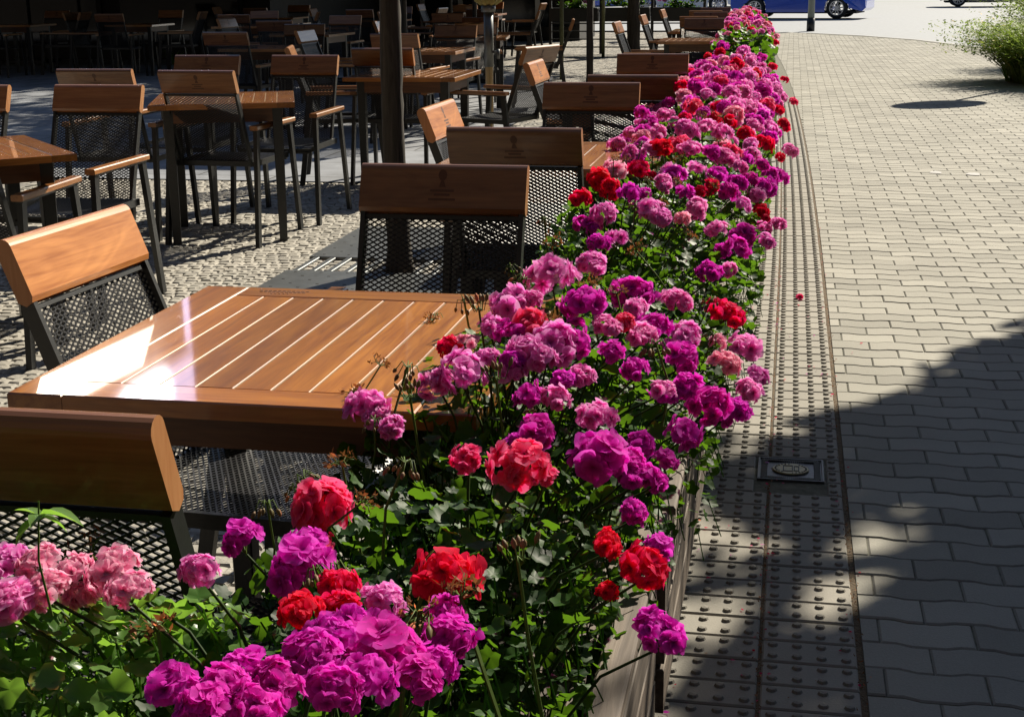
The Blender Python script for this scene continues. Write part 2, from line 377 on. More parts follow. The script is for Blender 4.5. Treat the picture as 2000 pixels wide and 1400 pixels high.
# tactile strip: two columns of 20 x 10 cm slabs with domes
COVER = (-.052, .142, 3.795, 3.99)
b = MB(); y = -.4; first = True
while y < 16:
    for cx0 in (-.216, -.014):
        xa = cx0+bend(y); g = .003
        inside = cx0 > -.1 and y+.1 > COVER[2] and y < COVER[3]
        x0, x1 = xa+g, xa+.2-g
        if y+.1 > COVER[2] and y < COVER[3]:
            if cx0 > -.1: x0 = COVER[1]+.004
            else: x1 = COVER[0]-.004
        if x1-x0 < .02: continue
        tt = min(1, max(0, random.gauss(.62, .12))); h = U(-.001, .001)
        b.box(x0, x1, y+g, y+.1-g, -.02, h, tt, c=.0035)
        for j in range(2):
            for i in range(4):
                dx, dy = xa+.025+.05*i, y+.025+.05*j
                if dx-.012 < x0 or dx+.012 > x1: continue
                n = 8 if y < 7 else 6; rr = .0115
                vs = [(dx+rr*cos(2*pi*q/n), dy+rr*sin(2*pi*q/n), h-.0005) for q in range(n)]
                vs += [(dx+rr*.72*cos(2*pi*q/n), dy+rr*.72*sin(2*pi*q/n), h+.0055) for q in range(n)]+[(dx, dy, h+.0068)]
                fs = [(q, (q+1) % n, n+(q+1) % n, n+q) for q in range(n)]+[(n+q, n+(q+1) % n, 2*n) for q in range(n)]
                b.add(vs, fs, tt*.45)
    y += .1
tag(b.build('tactile_paving', M['tactile']), kind='structure')
# smooth edging slabs beside it and the dirt seam between
b = MB(); y = -.4
while y < 16:
    b.box(-.44+bend(y), -.250+bend(y), y+.003, y+.297, -.02, U(-.001, .001)-.001, random.gauss(.5, .12), c=.003); y += .3
tag(b.build('edging_slabs', M['tactile']), kind='structure')
b = MB()
for i in range(1600):
    y = U(1.5, 14)**1; x = -.234+bend(y)+random.gauss(0, .008); r = U(.002, .006)
    b.add([(x+U(-r, r), y+U(-r, r), -.008+U(0, .012)) for _ in range(3)]+[(x, y, .004+U(0, .006))], [(0, 1, 3), (1, 2, 3), (2, 0, 3)], R())
    for j in range(1):
        pass
yy = -.4
while yy < 16: b.add([(-.253+bend(yy), yy, -.004), (-.214+bend(yy), yy, -.004), (-.214+bend(yy+.5), yy+.5, -.004), (-.253+bend(yy+.5), yy+.5, -.004)], [(0, 1, 2, 3)], .5); yy += .5
yy = -.4
while yy < 16:
    for xa, xb in ((-.018, -.010), (.183, .197)): b.add([(xa+bend(yy), yy, -.0035), (xb+bend(yy), yy, -.0035), (xb+bend(yy+.5), yy+.5, -.0035), (xa+bend(yy+.5), yy+.5, -.0035)], [(0, 1, 2, 3)], .5)
    yy += .5
tag(b.build('dirt', M['dirt']), kind='structure')
# moss and withered scraps along the seams
b = MB()
for i in range(900):
    c = random.choice([(-.232, .02), (-.232, .02), (.19, .008), (-.015, .004)])
    y = 2.2+7*R()**1.6; 
    if c[0] == -.232 and sin(y*3.7)+sin(y*1.3+1) < .2: continue
    x = c[0]+bend(y)+random.gauss(0, c[1]); l_ = U(.006, .018)*(1.4 if c[0] < -.1 else .5); a = U(0, 6.28)
    b.add([(x-.0015, y, .001), (x+.0015, y, .001), (x+cos(a)*l_*.6, y+sin(a)*l_*.6, U(.003, .02) if c[0] < -.1 else .006)], [(0, 1, 2)], R())
tag(b.build('moss', M['brown']), kind='stuff', label='withered petals and moss caught in the seams of the paving', cat='debris')

# hydrant / valve cover
cov = empty('access_cover', ((COVER[0]+COVER[1])/2, (COVER[2]+COVER[3])/2, 0))
tag(cov, 'square dark iron access cover with round pale emblem set in the studded paving', 'access cover')
hw = .093
M['iron'] = simple('cast_iron', (.070, .074, .081), .45, .5, .3, 60., .2)
M['iron_d'] = simple('cast_iron_dark', (.02, .02, .02), .6, .2)
M['brass'] = simple('worn_brass', (.296, .254, .141), .5, .3, .3, 80., .2)
b = MB(); b.box(-hw, hw, -hw, hw, -.02, -.002, .5); b.build('plate', M['iron'], cov)
b = MB(); w = .006
for x0, x1, y0, y1 in ((-hw, hw, -hw, -hw+w), (-hw, hw, hw-w, hw), (-hw, -hw+w, -hw+w, hw-w), (hw-w, hw, -hw+w, hw-w)): b.box(x0, x1, y0, y1, -.002, .003, .5, c=.001)
b.build('frame', M['iron'], cov)
b = MB()
for i in range(26):
    t = -.078+.156*i/25
    for sgn in (1, -1):
        b.bar((t, sgn*.083, .0), (t*.86, sgn*.066, .0), .0028, .005)
        b.bar((sgn*.083, t, .0), (sgn*.066, t*.86, .0), .0028, .005)
b.build('ribs', M['iron_d'], cov)
b = MB(); n = 40
b.add([(.052*cos(2*pi*i/n), .045*sin(2*pi*i/n), .001) for i in range(n)]+[(.05*cos(2*pi*i/n), .043*sin(2*pi*i/n), .004) for i in range(n)],
      [tuple(range(n, 2*n))]+[(i, (i+1) % n, n+(i+1) % n, n+i) for i in range(n)])
em = b.build('emblem', M['brass'], cov)
b = MB()
def rect_lines(x0, x1, y0, y1, w, z):
    b.box(x0, x1, y0, y0+w, z-.002, z); b.box(x0, x1, y1-w, y1, z-.002, z); b.box(x0, x0+w, y0+w, y1-w, z-.002, z); b.box(x1-w, x1, y0+w, y1-w, z-.002, z)
rect_lines(-.022, .006, -.024, .024, .003, .0055); rect_lines(.0085, .024, -.02, .02, .003, .0055)
for i in range(26):
    a = 2*pi*i/26
    if i % 13 in (5, 6): continue
    b.bar((.041*cos(a), .035*sin(a), .0045), (.046*cos(a), .0395*sin(a), .0045), .003, .002)
b.build('emblem_relief', M['iron_d'], em)

# ================================================================ CHAIR
def curve_prof(h, t, n=6):
    """rounded board profile: height h along v, thickness t along u"""
    r = t/2; P = [(-r, 0.), (r*.4, -r*.9), (r, r*.4)] if False else [(-r*.2, 0.), (r*.7, .004), (r, .014)]
    for i in range(n+1):
        a = pi*i/n; P.append((r*cos(a), h-r+r*sin(a)))
    P += [(-r, .012)]
    return P
def lattice(w, h, cw, ch, sw, th, place):
    """expanded metal: real diamond strands across a w x h panel; place(u, v, d) -> 3-D point"""
    b = MB(); nx = max(1, round(w/cw)); ny = max(1, round(h/ch)); cw = w/nx; ch = h/ny
    for j in range(ny*2):
        for i in range(nx*2):
            u0, v0 = i*cw/2, j*ch/2
            if (i+j) % 2 == 0: p, q = (u0, v0), (u0+cw/2, v0+ch/2)
            else: p, q = (u0, v0+ch/2), (u0+cw/2, v0)
            dx, dy = q[0]-p[0], q[1]-p[1]; L = hypot(dx, dy); nx_, ny_ = -dy/L*sw/2, dx/L*sw/2
            vs = []
            for d in (-th/2, th/2):
                for (a, c, s_) in ((p[0], p[1], 1), (q[0], q[1], 1), (q[0], q[1], -1), (p[0], p[1], -1)): vs.append(place(a+nx_*s_, c+ny_*s_, d))
            b.add(vs, [(0, 1, 2, 3), (7, 6, 5, 4), (0, 4, 5, 1), (2, 6, 7, 3)], .5)
    return b
BT = Vector((0, -.375, .925)); BB = Vector((0, -.185, .43))            # top and foot of the reclined back
bd = (BT-BB).normalized(); bn = Vector((0, -bd.z, bd.y)) if False else Vector((0, bd.z, -bd.y))  # bn points to the front
BH = .128; BL = (BT-BB).length
def emblem_mb(front):
    b = MB(); o = BT-bd*(BH*.42); s_ = 1 if front else -1
    nrm = bn*s_; X = Vector((-1, 0, 0))*s_
    def P(u, v): return o+X*u+bd*v+nrm*(.0174+.004*s_)
    n = 14
    b.add([P(.011*cos(2*pi*i/n), .022+.014*sin(2*pi*i/n)) for i in range(n)], [tuple(range(n))])
    b.add([P(-.004, .008), P(.004, .008), P(.009, -.008), P(-.009, -.008)], [(0, 1, 2, 3)])
    for k, (w, v) in enumerate(((.030, -.014), (.020, -.024), (.034, -.036))):
        b.add([P(-w, v), P(w, v), P(w, v-.006), P(-w, v-.006)], [(0, 1, 2, 3)])
    return b
def make_chair():
    t = empty('armchair')
    # backrest board
    b = MB(); prof = curve_prof(BH, .034, 8)
    vs = []
    W2 = .21
    for x in (-W2, W2):
        for (u, v) in prof: vs.append(BT-bd*BH+bd*v+bn*(u+.004)+Vector((x, 0, 0)))
    n = len(prof); b.tint = .5
    b.add(vs, [(i, n+i, n+(i+1) % n, (i+1) % n) for i in range(n)])
    b.m = 1; b.add(vs, [tuple(range(n)), tuple(range(2*n-1, n-1, -1))])
    br = b.build('backrest', [M['wood'], M['wood_end']], t)
    emblem_mb(True).build('emblem', M['burn'], br); emblem_mb(False).build('emblem', M['burn'], br)
    # back frame and mesh
    b = MB()
    for s_ in (-1, 1):
        b.bar(BB+Vector((s_*.2, 0, -.01)), BT-bd*(BH-.004)+Vector((s_*.2, 0, 0)), .012, .03, up=bn)
    b.bar(BB+Vector((-.194, 0, .0)), BB+Vector((.194, 0, .0)), .012, .022, up=bn)
    b.bar(BT-bd*(BH+.006)+Vector((-.194, 0, 0)), BT-bd*(BH+.006)+Vector((.194, 0, 0)), .01, .016, up=bn)
    b.build('back_frame', M['black'], t)
    lattice(.388, BL-BH-.012, .0215, .0125, .0035, .0022, lambda u, v, d: BB+Vector((u-.194, 0, 0))+bd*(v+.004)+bn*d).build('back_mesh', M['mesh'], t)
    # seat: mesh tray with rounded front
    def sp(u, v, d):
        y = -.185+v; z = .445-.018*sin(pi*min(1, v/.40))
        if v > .37: z -= (v-.37)**2*9
        return Vector((u-.22, y, z+d))
    lattice(.44, .43, .0215, .0125, .0035, .0022, sp).build('seat', M['mesh'], t)
    b = MB()
    for s_ in (-1, 1):
        b.bar((s_*.226, -.20, .432), (s_*.226, .235, .432), .012, .03)
    b.bar((-.22, -.195, .43), (.22, -.195, .43), .012, .028); b.bar((-.22, .232, .418), (.22, .232, .418), .012, .028)
    b.build('seat_frame', M['black'], t)
    for s_ in (-1, 1):
        b = MB(); b.bar((s_*.262, .285, 0), (s_*.248, .225, .61), .022, .036, up=(0, 1, 0)); b.build('leg', M['black'], t)
        b = MB(); b.bar((s_*.262, -.30, 0), (s_*.248, -.215, .61), .022, .036, up=(0, 1, 0)); b.build('leg', M['black'], t)
        b = MB(); b.bar((s_*.248, -.235, .607), (s_*.248, .245, .607), .028, .008); b.build('arm_frame', M['black'], t)
        b = MB(); b.bar((s_*.248, -.25, .623), (s_*.248, .262, .623), .046, .024, c=.004, tint=.75+.1*s_); b.build('armrest', M['wood_y'], t)
    return t
def tint_variant(root, dv):
    """the same chair with its board tint shifted; strong shifts paint sunlight in"""
    for o in [c for c in root.children] :
        if o.name.startswith(('backrest', 'armrest')):
            o.data = o.data.copy(); a = o.data.attributes['tint'].data
            for q in a: q.value = min(1.4, max(0, q.value+dv))
CH0 = make_chair(); used = [False]
protos = [CH0]
def strip_emblem(root):
    for o in list(root.children):
        for e in list(o.children):
            if e.name.startswith('emblem'): bpy.data.objects.remove(e)
def make_side_chair():
    t = copy_tree(CH0); t.name = 'side_chair'
    for o in list(t.children):
        if o.name.startswith(('armrest', 'arm_frame', 'leg')): bpy.data.objects.remove(o)
    strip_emblem(t)
    for s_ in (-1, 1):
        for y0, y1 in ((.26, .215), (-.28, -.19)):
            b = MB(); b.bar((s_*.248, y0, 0), (s_*.236, y1, .437), .022, .034, up=(0, 1, 0)); b.build('leg', M['black'], t)
    return t
for dv in (-.12, .3):
    c = copy_tree(CH0); tint_variant(c, dv); protos.append(c)
strip_emblem(protos[2]); protos.append(make_side_chair())
c = copy_tree(protos[3]); tint_variant(c, .75); protos.append(c); c = copy_tree(protos[0]); tint_variant(c, .75); protos.append(c)  # pale copies for sunlit boards: the light is put into the wood tint
first_use = [True]*6; cnt = [0]
def chair(x, y, deg, label, group='armchairs around the terrace tables', k=None):
    """deg 0 faces +Y, 90 faces -X, 180 faces the camera, -90 faces +X"""
    if k is None: k = cnt[0] % 3; cnt[0] += 1
    if first_use[k]: t = protos[k]; first_use[k] = False
    else: t = copy_tree(protos[k])
    t.location = (x, y, 0); t.rotation_euler = (0, 0, radians(deg)); tag(t, label, 'chair', group); return t

# ================================================================ TABLE
def make_table(W, D, nsl):
    """top W x D at z .75, boards run along Y between two cross rails; all slats belong to the top"""
    t = empty('terrace_table'); z0, z1 = .722, .75; rb, sb = .078, .092
    b = MB()
    b.m = 0
    for x0 in (-W/2, W/2-sb): b.box(x0, x0+sb, -D/2, D/2, z0, z1, U(.1, .9), c=.0025)
    b.m = 1
    for y0 in (-D/2, D/2-rb): b.box(-W/2+sb+.001, W/2-sb-.001, y0, y0+rb, z0, z1, U(.2, .9), c=.0025)
    b.m = 0
    iw = W-2*sb; g = .0032; sw = (iw-(nsl+1)*g)/nsl; x = -W/2+sb+g
    for i in range(nsl):
        b.box(x, x+sw, -D/2+rb+.0015, D/2-rb-.0015, z0+.004, z1-.0005+U(-.0004, .0003), U(0, 1), c=.0011); x += sw+g
    top = b.build('tabletop', [M['slat'], M['slat_x']], t)
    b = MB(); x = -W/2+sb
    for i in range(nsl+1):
        b.box(x+.0008, x+g-.0008, -D/2+rb+.002, D/2-rb-.002, z1-.012, z1-.0016); x += sw+g  # pale strips paint in the sunlit slat edges seen through the gaps
    b.build('lit_slat_edges', M['lit_edge'], top)
    # branded mark near the far left corner
    b = MB()
    for k in range(3):
        w = (.055, .05, .022)[k]; y = D/2-.030-.013*k; x = -W/2+sb+.09
        for i in range(11 if k < 2 else 5):
            u = x-w+2*w*i/(11 if k < 2 else 5)
            b.box(u, u+w*.13, y, y+.006, z1-.001, z1+.0006)
    b.build('engraved_mark', M['burn'], top)
    b = MB()
    for s_ in (-1, 1):
        b.box(-W/2+.09, W/2-.09, s_*(D/2-.10)-.011, s_*(D/2-.10)+.011, .645, z0-.001, 0.)
    for s_ in (-1, 1): b.box(s_*(W/2-.08)-.011, s_*(W/2-.08)+.011, -D/2+.112, D/2-.112, .645, z0-.001, 0.)
    b.build('apron', M['apron'], t)
    for sx in (-1, 1):
        for sy in (-1, 1):
            b = MB(); b.bar((sx*(W/2-.095), sy*(D/2-.115), 0), (sx*(W/2-.095), sy*(D/2-.115), z0-.003), .042, .042, up=(0, 1, 0), taper=1.3, c=.003)
            b.build('leg', M['black'], t)
    return t
TB = make_table(.755, .8, 9); TBW = None; tfirst = {0: True}
def table(x, y, label, deg=0, wide=0, group='wooden terrace tables'):
    src = TBW if wide else TB
    if tfirst[wide]: t = src; tfirst[wide] = False
    else: t = copy_tree(src)
    t.location = (x, y, 0); t.rotation_euler = (0, 0, radians(deg)); tag(t, label, 'table', group); return t

# ---- tables and chairs: the row along the flowers
table(-.8125, 2.33, 'nearest square wooden table, glossy boards with the sky glow reflected on its left half')
table(-.8125, 5.06, 'slatted wooden table behind the chair backs in the flower-side row, second from the camera')
table(-.80, 7.32, 'third table from the camera in the flower-side row, its corner showing left of the flowers')
chair(-.855, 1.69, 0, 'nearest armchair at the bottom left with its dark back board towards the camera', k=3)
chair(-.995, 2.45, -94, 'armchair at the left end of the nearest table, its pale back board in full sun', k=4)
chair(-.83, 3.02, 180, 'armchair facing the camera on the far side of the nearest table', k=1)
chair(-.825, 4.63, 0, 'dark-backed armchair pushed in at the near side of the second flower-side table', k=1)
chair(-.845, 5.79, 180, 'armchair on the far side of the second flower-side table, below two overlapping backs', k=0)
chair(-.905, 5.07, -91, 'armchair with sunlit engraved board right of the tree, at the second flower-side table', k=5)
chair(-.72, 7.01, 0, 'dark armchair tucked in at the near side of the third flower-side table', k=1)
chair(-.80, 8.10, 180, 'armchair at the far side of the third flower-side table, below the white railing view', k=0)
chair(-1.02, 7.74, -91, 'armchair with pale sunlit back right of the parasol pole, at the third flower-side table', k=5)
chair(-1.98, 9.62, 68, 'empty armchair turned left beside the parasol pole, both armrests showing', k=0)
# ---- left groups
table(-3.17, 4.93, 'wooden table standing cornerwise at the left edge with a small plate mark on top', 43)
chair(-3.03, 5.55, 180, 'upright armchair with plain mid-brown back board behind the cornerwise table', k=2)
chair(-3.66, 5.52, 180, 'armchair cut by the left edge behind the cornerwise table', k=2)
c0 = at(47, 396, .62); c1 = at(150, 342, .62)
chair((c0.x+c1.x)/2-.25, (c0.y+c1.y)/2-.05, 4, 'armchair at the lower left of the cornerwise table with one armrest in the light', k=1)
table(-3.04, 7.37, 'wooden table in the middle left, turned a little, with four armchairs round it', 20)
chair(-2.975, 7.27, -3, 'armchair pushed in at the near right of the turned middle-left table, its right armrest lit', k=0)
chair(-3.62, 7.37, 2, 'armchair at the near left of the turned middle-left table, half hidden by a brighter back', k=1)
chair(-2.90, 7.97, 180, 'armchair at the far right of the turned middle-left table, facing the camera', k=0)
chair(-3.53, 7.97, 180, 'armchair at the far left of the turned middle-left table, facing the camera', k=1)
chair(-3.05, 9.55, -75, 'armchair seen end-on with greyish sunlit back behind the turned middle-left table', k=2)
table(-2.50, 9.38, 'wooden table with a bright front corner just right of the dark tree trunk')
chair(-2.66, 9.55, 0, 'armchair behind the trunk, pushed in at the table right of it', k=1)

# ---- tree grate
gx0, gx1, gy0, gy1 = -2.36, -1.22, 6.02, 7.58
gr = empty('tree_grate', ((gx0+gx1)/2, (gy0+gy1)/2, 0)); tag(gr, 'grey steel tree grate of two studded plates with open bars between, around the tree foot', 'tree grate')
def local(root, b): 
    b.v = [(x-root.location.x, y-root.location.y, z-root.location.z) for x, y, z in b.v]; return b
for (y0, y1, sk0, sk1) in ((5.75, 6.36, 0, 0), (6.70, 7.6, 0, 0)):
    b = MB(); b.box(gx0, gx1, y0, y1, .004, .016, .5, c=.002); pl = local(gr, b).build('plate', M['grey_metal'], gr)
    b = MB(); j = 0; y = y0+.06
    while y < y1-.02:
        x = gx0+.06+(.065 if j % 2 else 0)
        while x < gx1-.02: b.box(x-.007, x+.007, y-.005, y+.005, .016, .0172); x += .13
        y += .085; j += 1
    local(gr, b).build('hole_pattern', M['iron_d'], pl)
b = MB(); x = gx0+.04
while x < gx1-.02:
    if abs(x-(-1.81)) > .08: b.bar((x, 6.362, .004), (x, 6.698, .004), .030, .02, c=.003)
    x += .085
local(gr, b).build('bars', M['grey_metal'], gr)
b = MB(); b.add([(gx0, 6.362, -.011), (gx1, 6.362, -.011), (gx1, 6.698, -.011), (gx0, 6.698, -.011)], [(0, 1, 2, 3)])
local(gr, b).build('pit', M['soil'], gr)
b = MB()
for i in range(700):
    x, y, r = U(gx0, gx1), U(6.37, 6.69), U(.006, .013); z = -.008
    b.add([(x-r, y-r*.6, z), (x+r, y-r*.7, z), (x+r*.5, y+r, z), (x-r*.7, y+r*.6, z), (x, y, z+r*U(.6, 1.2))], [(0, 1, 4), (1, 2, 4), (2, 3, 4), (3, 0, 4)], R())
M['pebble'] = tinted('gravel', (.176, .070, .035), (.437, .352, .282), .8, 40, .2)
tag(local(gr, b).build('gravel', M['pebble'], gr), kind='stuff')

# ================================================================ TREES
def leaf_cards(b, cx, cy, cz, n, sx, sy, sz, size=.06, clumps=14, tlo=0., thi=1.):
    """leaf-sized faces in clumps through the crown volume"""
    cl = []
    for _ in range(clumps):
        while True:
            p = (U(-1, 1), U(-1, 1), U(-1, 1))
            if p[0]**2+p[1]**2+p[2]**2 < 1: break
        cl.append((cx+p[0]*sx*.8, cy+p[1]*sy*.8, cz+p[2]*sz*.8, U(.22, .42), R()))
    for _ in range(n):
        c = random.choice(cl); k = c[3]*2
        x, y, z = c[0]+random.gauss(0, .45)*k*sx*.5, c[1]+random.gauss(0, .45)*k*sy*.5, c[2]+random.gauss(0, .4)*k*sz*.5
        one_leaf(b, Vector((x, y, z)), size*U(.7, 1.3), tlo+(thi-tlo)*min(1, max(0, c[4]*.6+R()*.4)))
def one_leaf(b, p, s_, t):
    a = Vector((U(-1, 1), U(-1, 1), U(-.5, .5))).normalized(); c = a.cross(Vector((U(-.6, .6), U(-.6, .6), 1))).normalized(); k = a.cross(c)*.18
    b.add([p-a*s_, p+c*s_*.5-a*s_*.2, p+c*s_*.4+a*s_*.5, p+a*s_*1.1, p-c*s_*.4+a*s_*.5+k*s_, p-c*s_*.5-a*s_*.2+k*s_], [(0, 1, 2, 3, 4, 5)], t)
M['tree_leaf'] = leafmat('tree_leaf', (.014, .035, .008), (.042, .092, .021), (.070, .141, .014), .10, .5)
def tree(name, x, y, r, h0, crown, n, label, lean=(0, 0), size=.07, group=None, clumps=26):
    t = empty(name, (x, y, 0)); tag(t, label, 'tree', group)
    b = MB(); H = crown[2]+crown[5]*.3; pts = []; rs = []
    for i in range(71):
        k = i/70; z = H*k-.02*(1-k)
        pts.append((lean[0]*z+.012*sin(z*2.3+x)*min(1, k*3), lean[1]*z+.01*cos(z*1.7), z)); rs.append(r*(1-.62*k)*(1+.25*max(0, 1-z*7))*(1+.035*sin(z*9+x)+U(-.02, .02)))
    b.tube(pts, rs, 20, .5)
    b.v = [(vx+U(-1, 1)*r*.05, vy+U(-1, 1)*r*.05, vz) for vx, vy, vz in b.v]
    for i in range(7):
        k = .55+.06*i; q = Vector(pts[int(70*k)]); a = i*2.4; L = crown[3]*.8
        e = q+Vector((cos(a)*L, sin(a)*L, L*.7)); b.tube([q, q.lerp(e, .5)+Vector((0, 0, -.06)), e], [r*.35, r*.22, r*.07], 6, .5)
    b.build('trunk', M['bark'], t, smooth=True)
    b = MB(); leaf_cards(b, crown[0], crown[1], crown[2], n, crown[3], crown[4], crown[5], size, clumps)
    b.build('crown', M['tree_leaf'], t); return t
tree('tree', -1.815, 6.44, .058, 2.6, (0, 0, 4.4, 1.3, 1.3, 1.2), 5000, 'young tree with dark trunk and one sunlit edge rising from the steel grate', (-.012, 0))
p = at(1152, 166); tree('tree', p.x, p.y, .048, 2.4, (-.6, 1, 4.8, 3.4, 3.2, 1.6), 6500, 'thin tree trunk left of the dark backs in the flower-side row', size=.09)
p = at(1237, 108); tree('tree', p.x, p.y, .12, 2.6, (-1.2, 0, 5.6, 4.6, 4.2, 2.2), 14000, 'thicker dark tree trunk in front of the white railing', size=.12)

# ================================================================ PLANTERS
def planter(name, x0, x1, y0, y1, label, along='Y', zt=.47):
    t = empty(name, ((x0+x1)/2, (y0+y1)/2, 0)); tag(t, label, 'planter', 'weathered wooden planters of the flower row')
    P = lambda b, n, m, par=t: local(t, b).build(n, m, par)
    if along == 'Y':
        for sx, xa, xb in ((1, x1-.024, x1), (-1, x0, x0+.024)):
            b = MB()
            for k in range(4): b.box(xa, xb, y0, y1, .06+.10*k, .148+.10*k, R(), c=.003)
            P(b, 'side_wall', M['weather'])
        b = MB(); b.box(x1-.030, x1+.016, y0-.01, y1+.01, zt-.015, zt, R(), c=.004); P(b, 'rim', M['weather'])
        b = MB()
        for k in range(2):
            xr = x1-.046-k*.062; xl = xr-.056
            for j in range(3): b.box(xl+.019*j, xl+.019*j+.017, y0+.01, y1-.01, zt-.045, zt-.028+(0 if j % 2 else .003), R()*.4+.3*k, c=.002)
        P(b, 'inner_boards', M['weather'])
        b = MB(); b.box(x0-.012, x0+.034, y0-.01, y1+.01, zt-.015, zt, R(), c=.004); P(b, 'rim', M['weather'])
        for yy in (y0, y1-.024): b = MB(); b.box(x0+.0245, x1-.0245, yy, yy+.024, .06, .4475, R(), c=.003); P(b, 'end_wall', M['weather'])
        b = MB(); b.box(x0+.036, x1-.172, y0+.03, y1-.03, .1, .415); P(b, 'soil', M['soil'])
        for yy in (y0+.12, y1-.19):
            b = MB(); b.box(x0-.02, x1-.03, yy, yy+.07, 0.001, .058, R(), c=.003); P(b, 'foot', M['weather'])
    return t
ys = [.35, 2.34, 4.32, 6.30, 8.28]
lab = ['nearest weathered wooden planter, its grooved boards showing at the bottom of the picture', 'second wooden planter of the row, its pale rail beside the red geraniums',
       'third wooden planter, buried in flowers beside the second table', 'fourth wooden planter, under the dense pink and magenta part of the row', 'last wooden planter of the continuous flower row, beside the third table']
for i, y in enumerate(ys): planter('flower_planter', -.60+bend(y+1), -.196+bend(y+1)+(.012 if i else 0), y, y+1.95, lab[i])
p = planter('flower_planter', -1.9, -.64, .72, 1.02, 'planter turned across the end of the row, in front of the nearest chair')

# ================================================================ GERANIUMS
def floret(b, c, d, size, layers=((6, 1., .12), (5, .62, .55)), seed=0):
    """one blossom: broad ruffled petals around direction d, tint runs from heart (0) to rim (1)"""
    d = d.normalized(); x = d.cross(Vector((.3, .5, .8))).normalized(); y = d.cross(x)
    for (n, k, el) in layers:
        a0 = U(0, 6.28)
        for i in range(n):
            a = a0+2*pi*i/n+U(-.25, .25); rd = x*cos(a)+y*sin(a); sd_ = d.cross(rd)
            L = size*k*U(.82, 1.15); wd = L*U(.50, .68); e = el+U(-.22, .3); curl = U(.1, .9); ph = U(0, 6.28); fr = U(1.2, 2.8); am = U(.025, .075)*L
            vs = []; tt = []; tb = U(-.14, .14); rr = 0.; hh = 0.; tw = U(-.22, .22)
            for si in range(6):
                s_ = (0, .25, .5, .74, .92, 1.)[si]; ds = s_-(0, 0, .25, .5, .74, .92)[si]
                an = e-curl*s_*s_; rr += L*ds*cos(an); hh += L*ds*sin(an)
                w = wd*(.16, .52, .86, 1., .86, .50)[si]
                for ti in range(5):
                    t_ = ti/2-1
                    off = am*sin(ph+t_*fr*1.7+s_*2)*s_**1.4+abs(t_)**2*w*.22+tw*t_*w*s_
                    drop = L*.05*s_**4*(t_*t_)
                    vs.append(c+rd*(rr-drop)+sd_*(t_*w)+d*(hh+off)); tt.append(min(1, max(0, s_*.72+abs(t_)*.16*s_+tb+(.12 if si == 5 else 0))))
            b.add(vs, [(p*5+q, p*5+q+1, (p+1)*5+q+1, (p+1)*5+q) for p in range(5) for q in range(4)], tt)
def head_mesh(kind, n=10, cover=-.3, fs=.6, flat=.8, gap=.0):
    """umbel of separate blossoms, radius about 1, looser and uneven towards the rim"""
    b = MB(); off = U(0, 6.28); sx, sy = U(.82, 1.2), U(.82, 1.15); sh = Vector((U(-.15, .15), U(-.15, .15), 0))
    for i in range(n):
        if R() < gap: continue
        z = 1-(i+.35)/n*(1-cover); r = sqrt(max(0, 1-z*z)); a = off+i*2.39996+U(-.25, .25)
        d = Vector((r*cos(a), r*sin(a), z))+Vector((U(-.28, .28), U(-.28, .28), U(-.25, .2))); d.normalize()
        c = Vector((d.x*sx, d.y*sy, d.z*flat))*U(.48, .86)+sh
        floret(b, c, (d+Vector((U(-.25, .25), U(-.25, .25), U(-.1, .25)))), fs*U(.78, 1.15))
    b.m = 1
    for i in range(9):
        a = i*.7; b.tube([(0, 0, -.62), (cos(a)*.22, sin(a)*.22, -.25), (cos(a)*.45, sin(a)*.45, .1)], [.03, .02, .018], 4, .5, cap=False)
    o = b.build('flower_head', [M[kind], M['stem']], smooth=True, link=False); return o.data
random.seed(11)
HEADS = {}
for kind in 'PKMRC':
    HEADS[kind] = [head_mesh(kind, 15, -.4, .46), head_mesh(kind, 13, -.2, .50), head_mesh(kind, 10, .0, .52, .7), head_mesh(kind, 14, -.35, .46, .9, .1), head_mesh(kind, 6, .25, .56, .6), head_mesh(kind, 11, -.3, .52, .8, .1), head_mesh(kind, 17, -.3, .42, .75), head_mesh(kind, 9, -.1, .56, .8)]
def bud_mesh(dead=False):
    b = MB()
    for i in range(7 if not dead else 11):
        a = i*2.4; r = .35+.5*R(); z = -.1-.35*r if not dead else U(-.1, .6)
        e = Vector((cos(a)*r, sin(a)*r, z)); b.m = 0
        b.tube([(0, 0, 0), (cos(a)*r*.6, sin(a)*r*.6, .22), e], [.035, .03, .03], 5, .4, cap=False)
        b.m = 1; dirn = (e-Vector((cos(a)*r*.6, sin(a)*r*.6, .22))).normalized(); L = U(.35, .6)
        if not dead: b.tube([e, e+dirn*L*.3, e+dirn*L*.7, e+dirn*L], [.04, .12, .1, .02], 7, R())
        else:
            for _ in range(5):
                q = e+Vector((U(-.2, .2), U(-.2, .2), U(-.1, .2))); w = Vector((U(-.2, .2), U(-.2, .2), U(-.2, .2))); l_ = Vector((U(-.3, .3), U(-.3, .3), U(0, .4)))
                b.add([q, q+w*.5+l_*.5, q+l_, q-w*.5+l_*.5], [(0, 1, 2, 3)], R())
    return b.build('bud', [M['stem'], M['brown' if dead else 'bud']], smooth=True, link=False).data
BUDS = [bud_mesh() for _ in range(3)]; DEAD = [bud_mesh(True) for _ in range(2)]

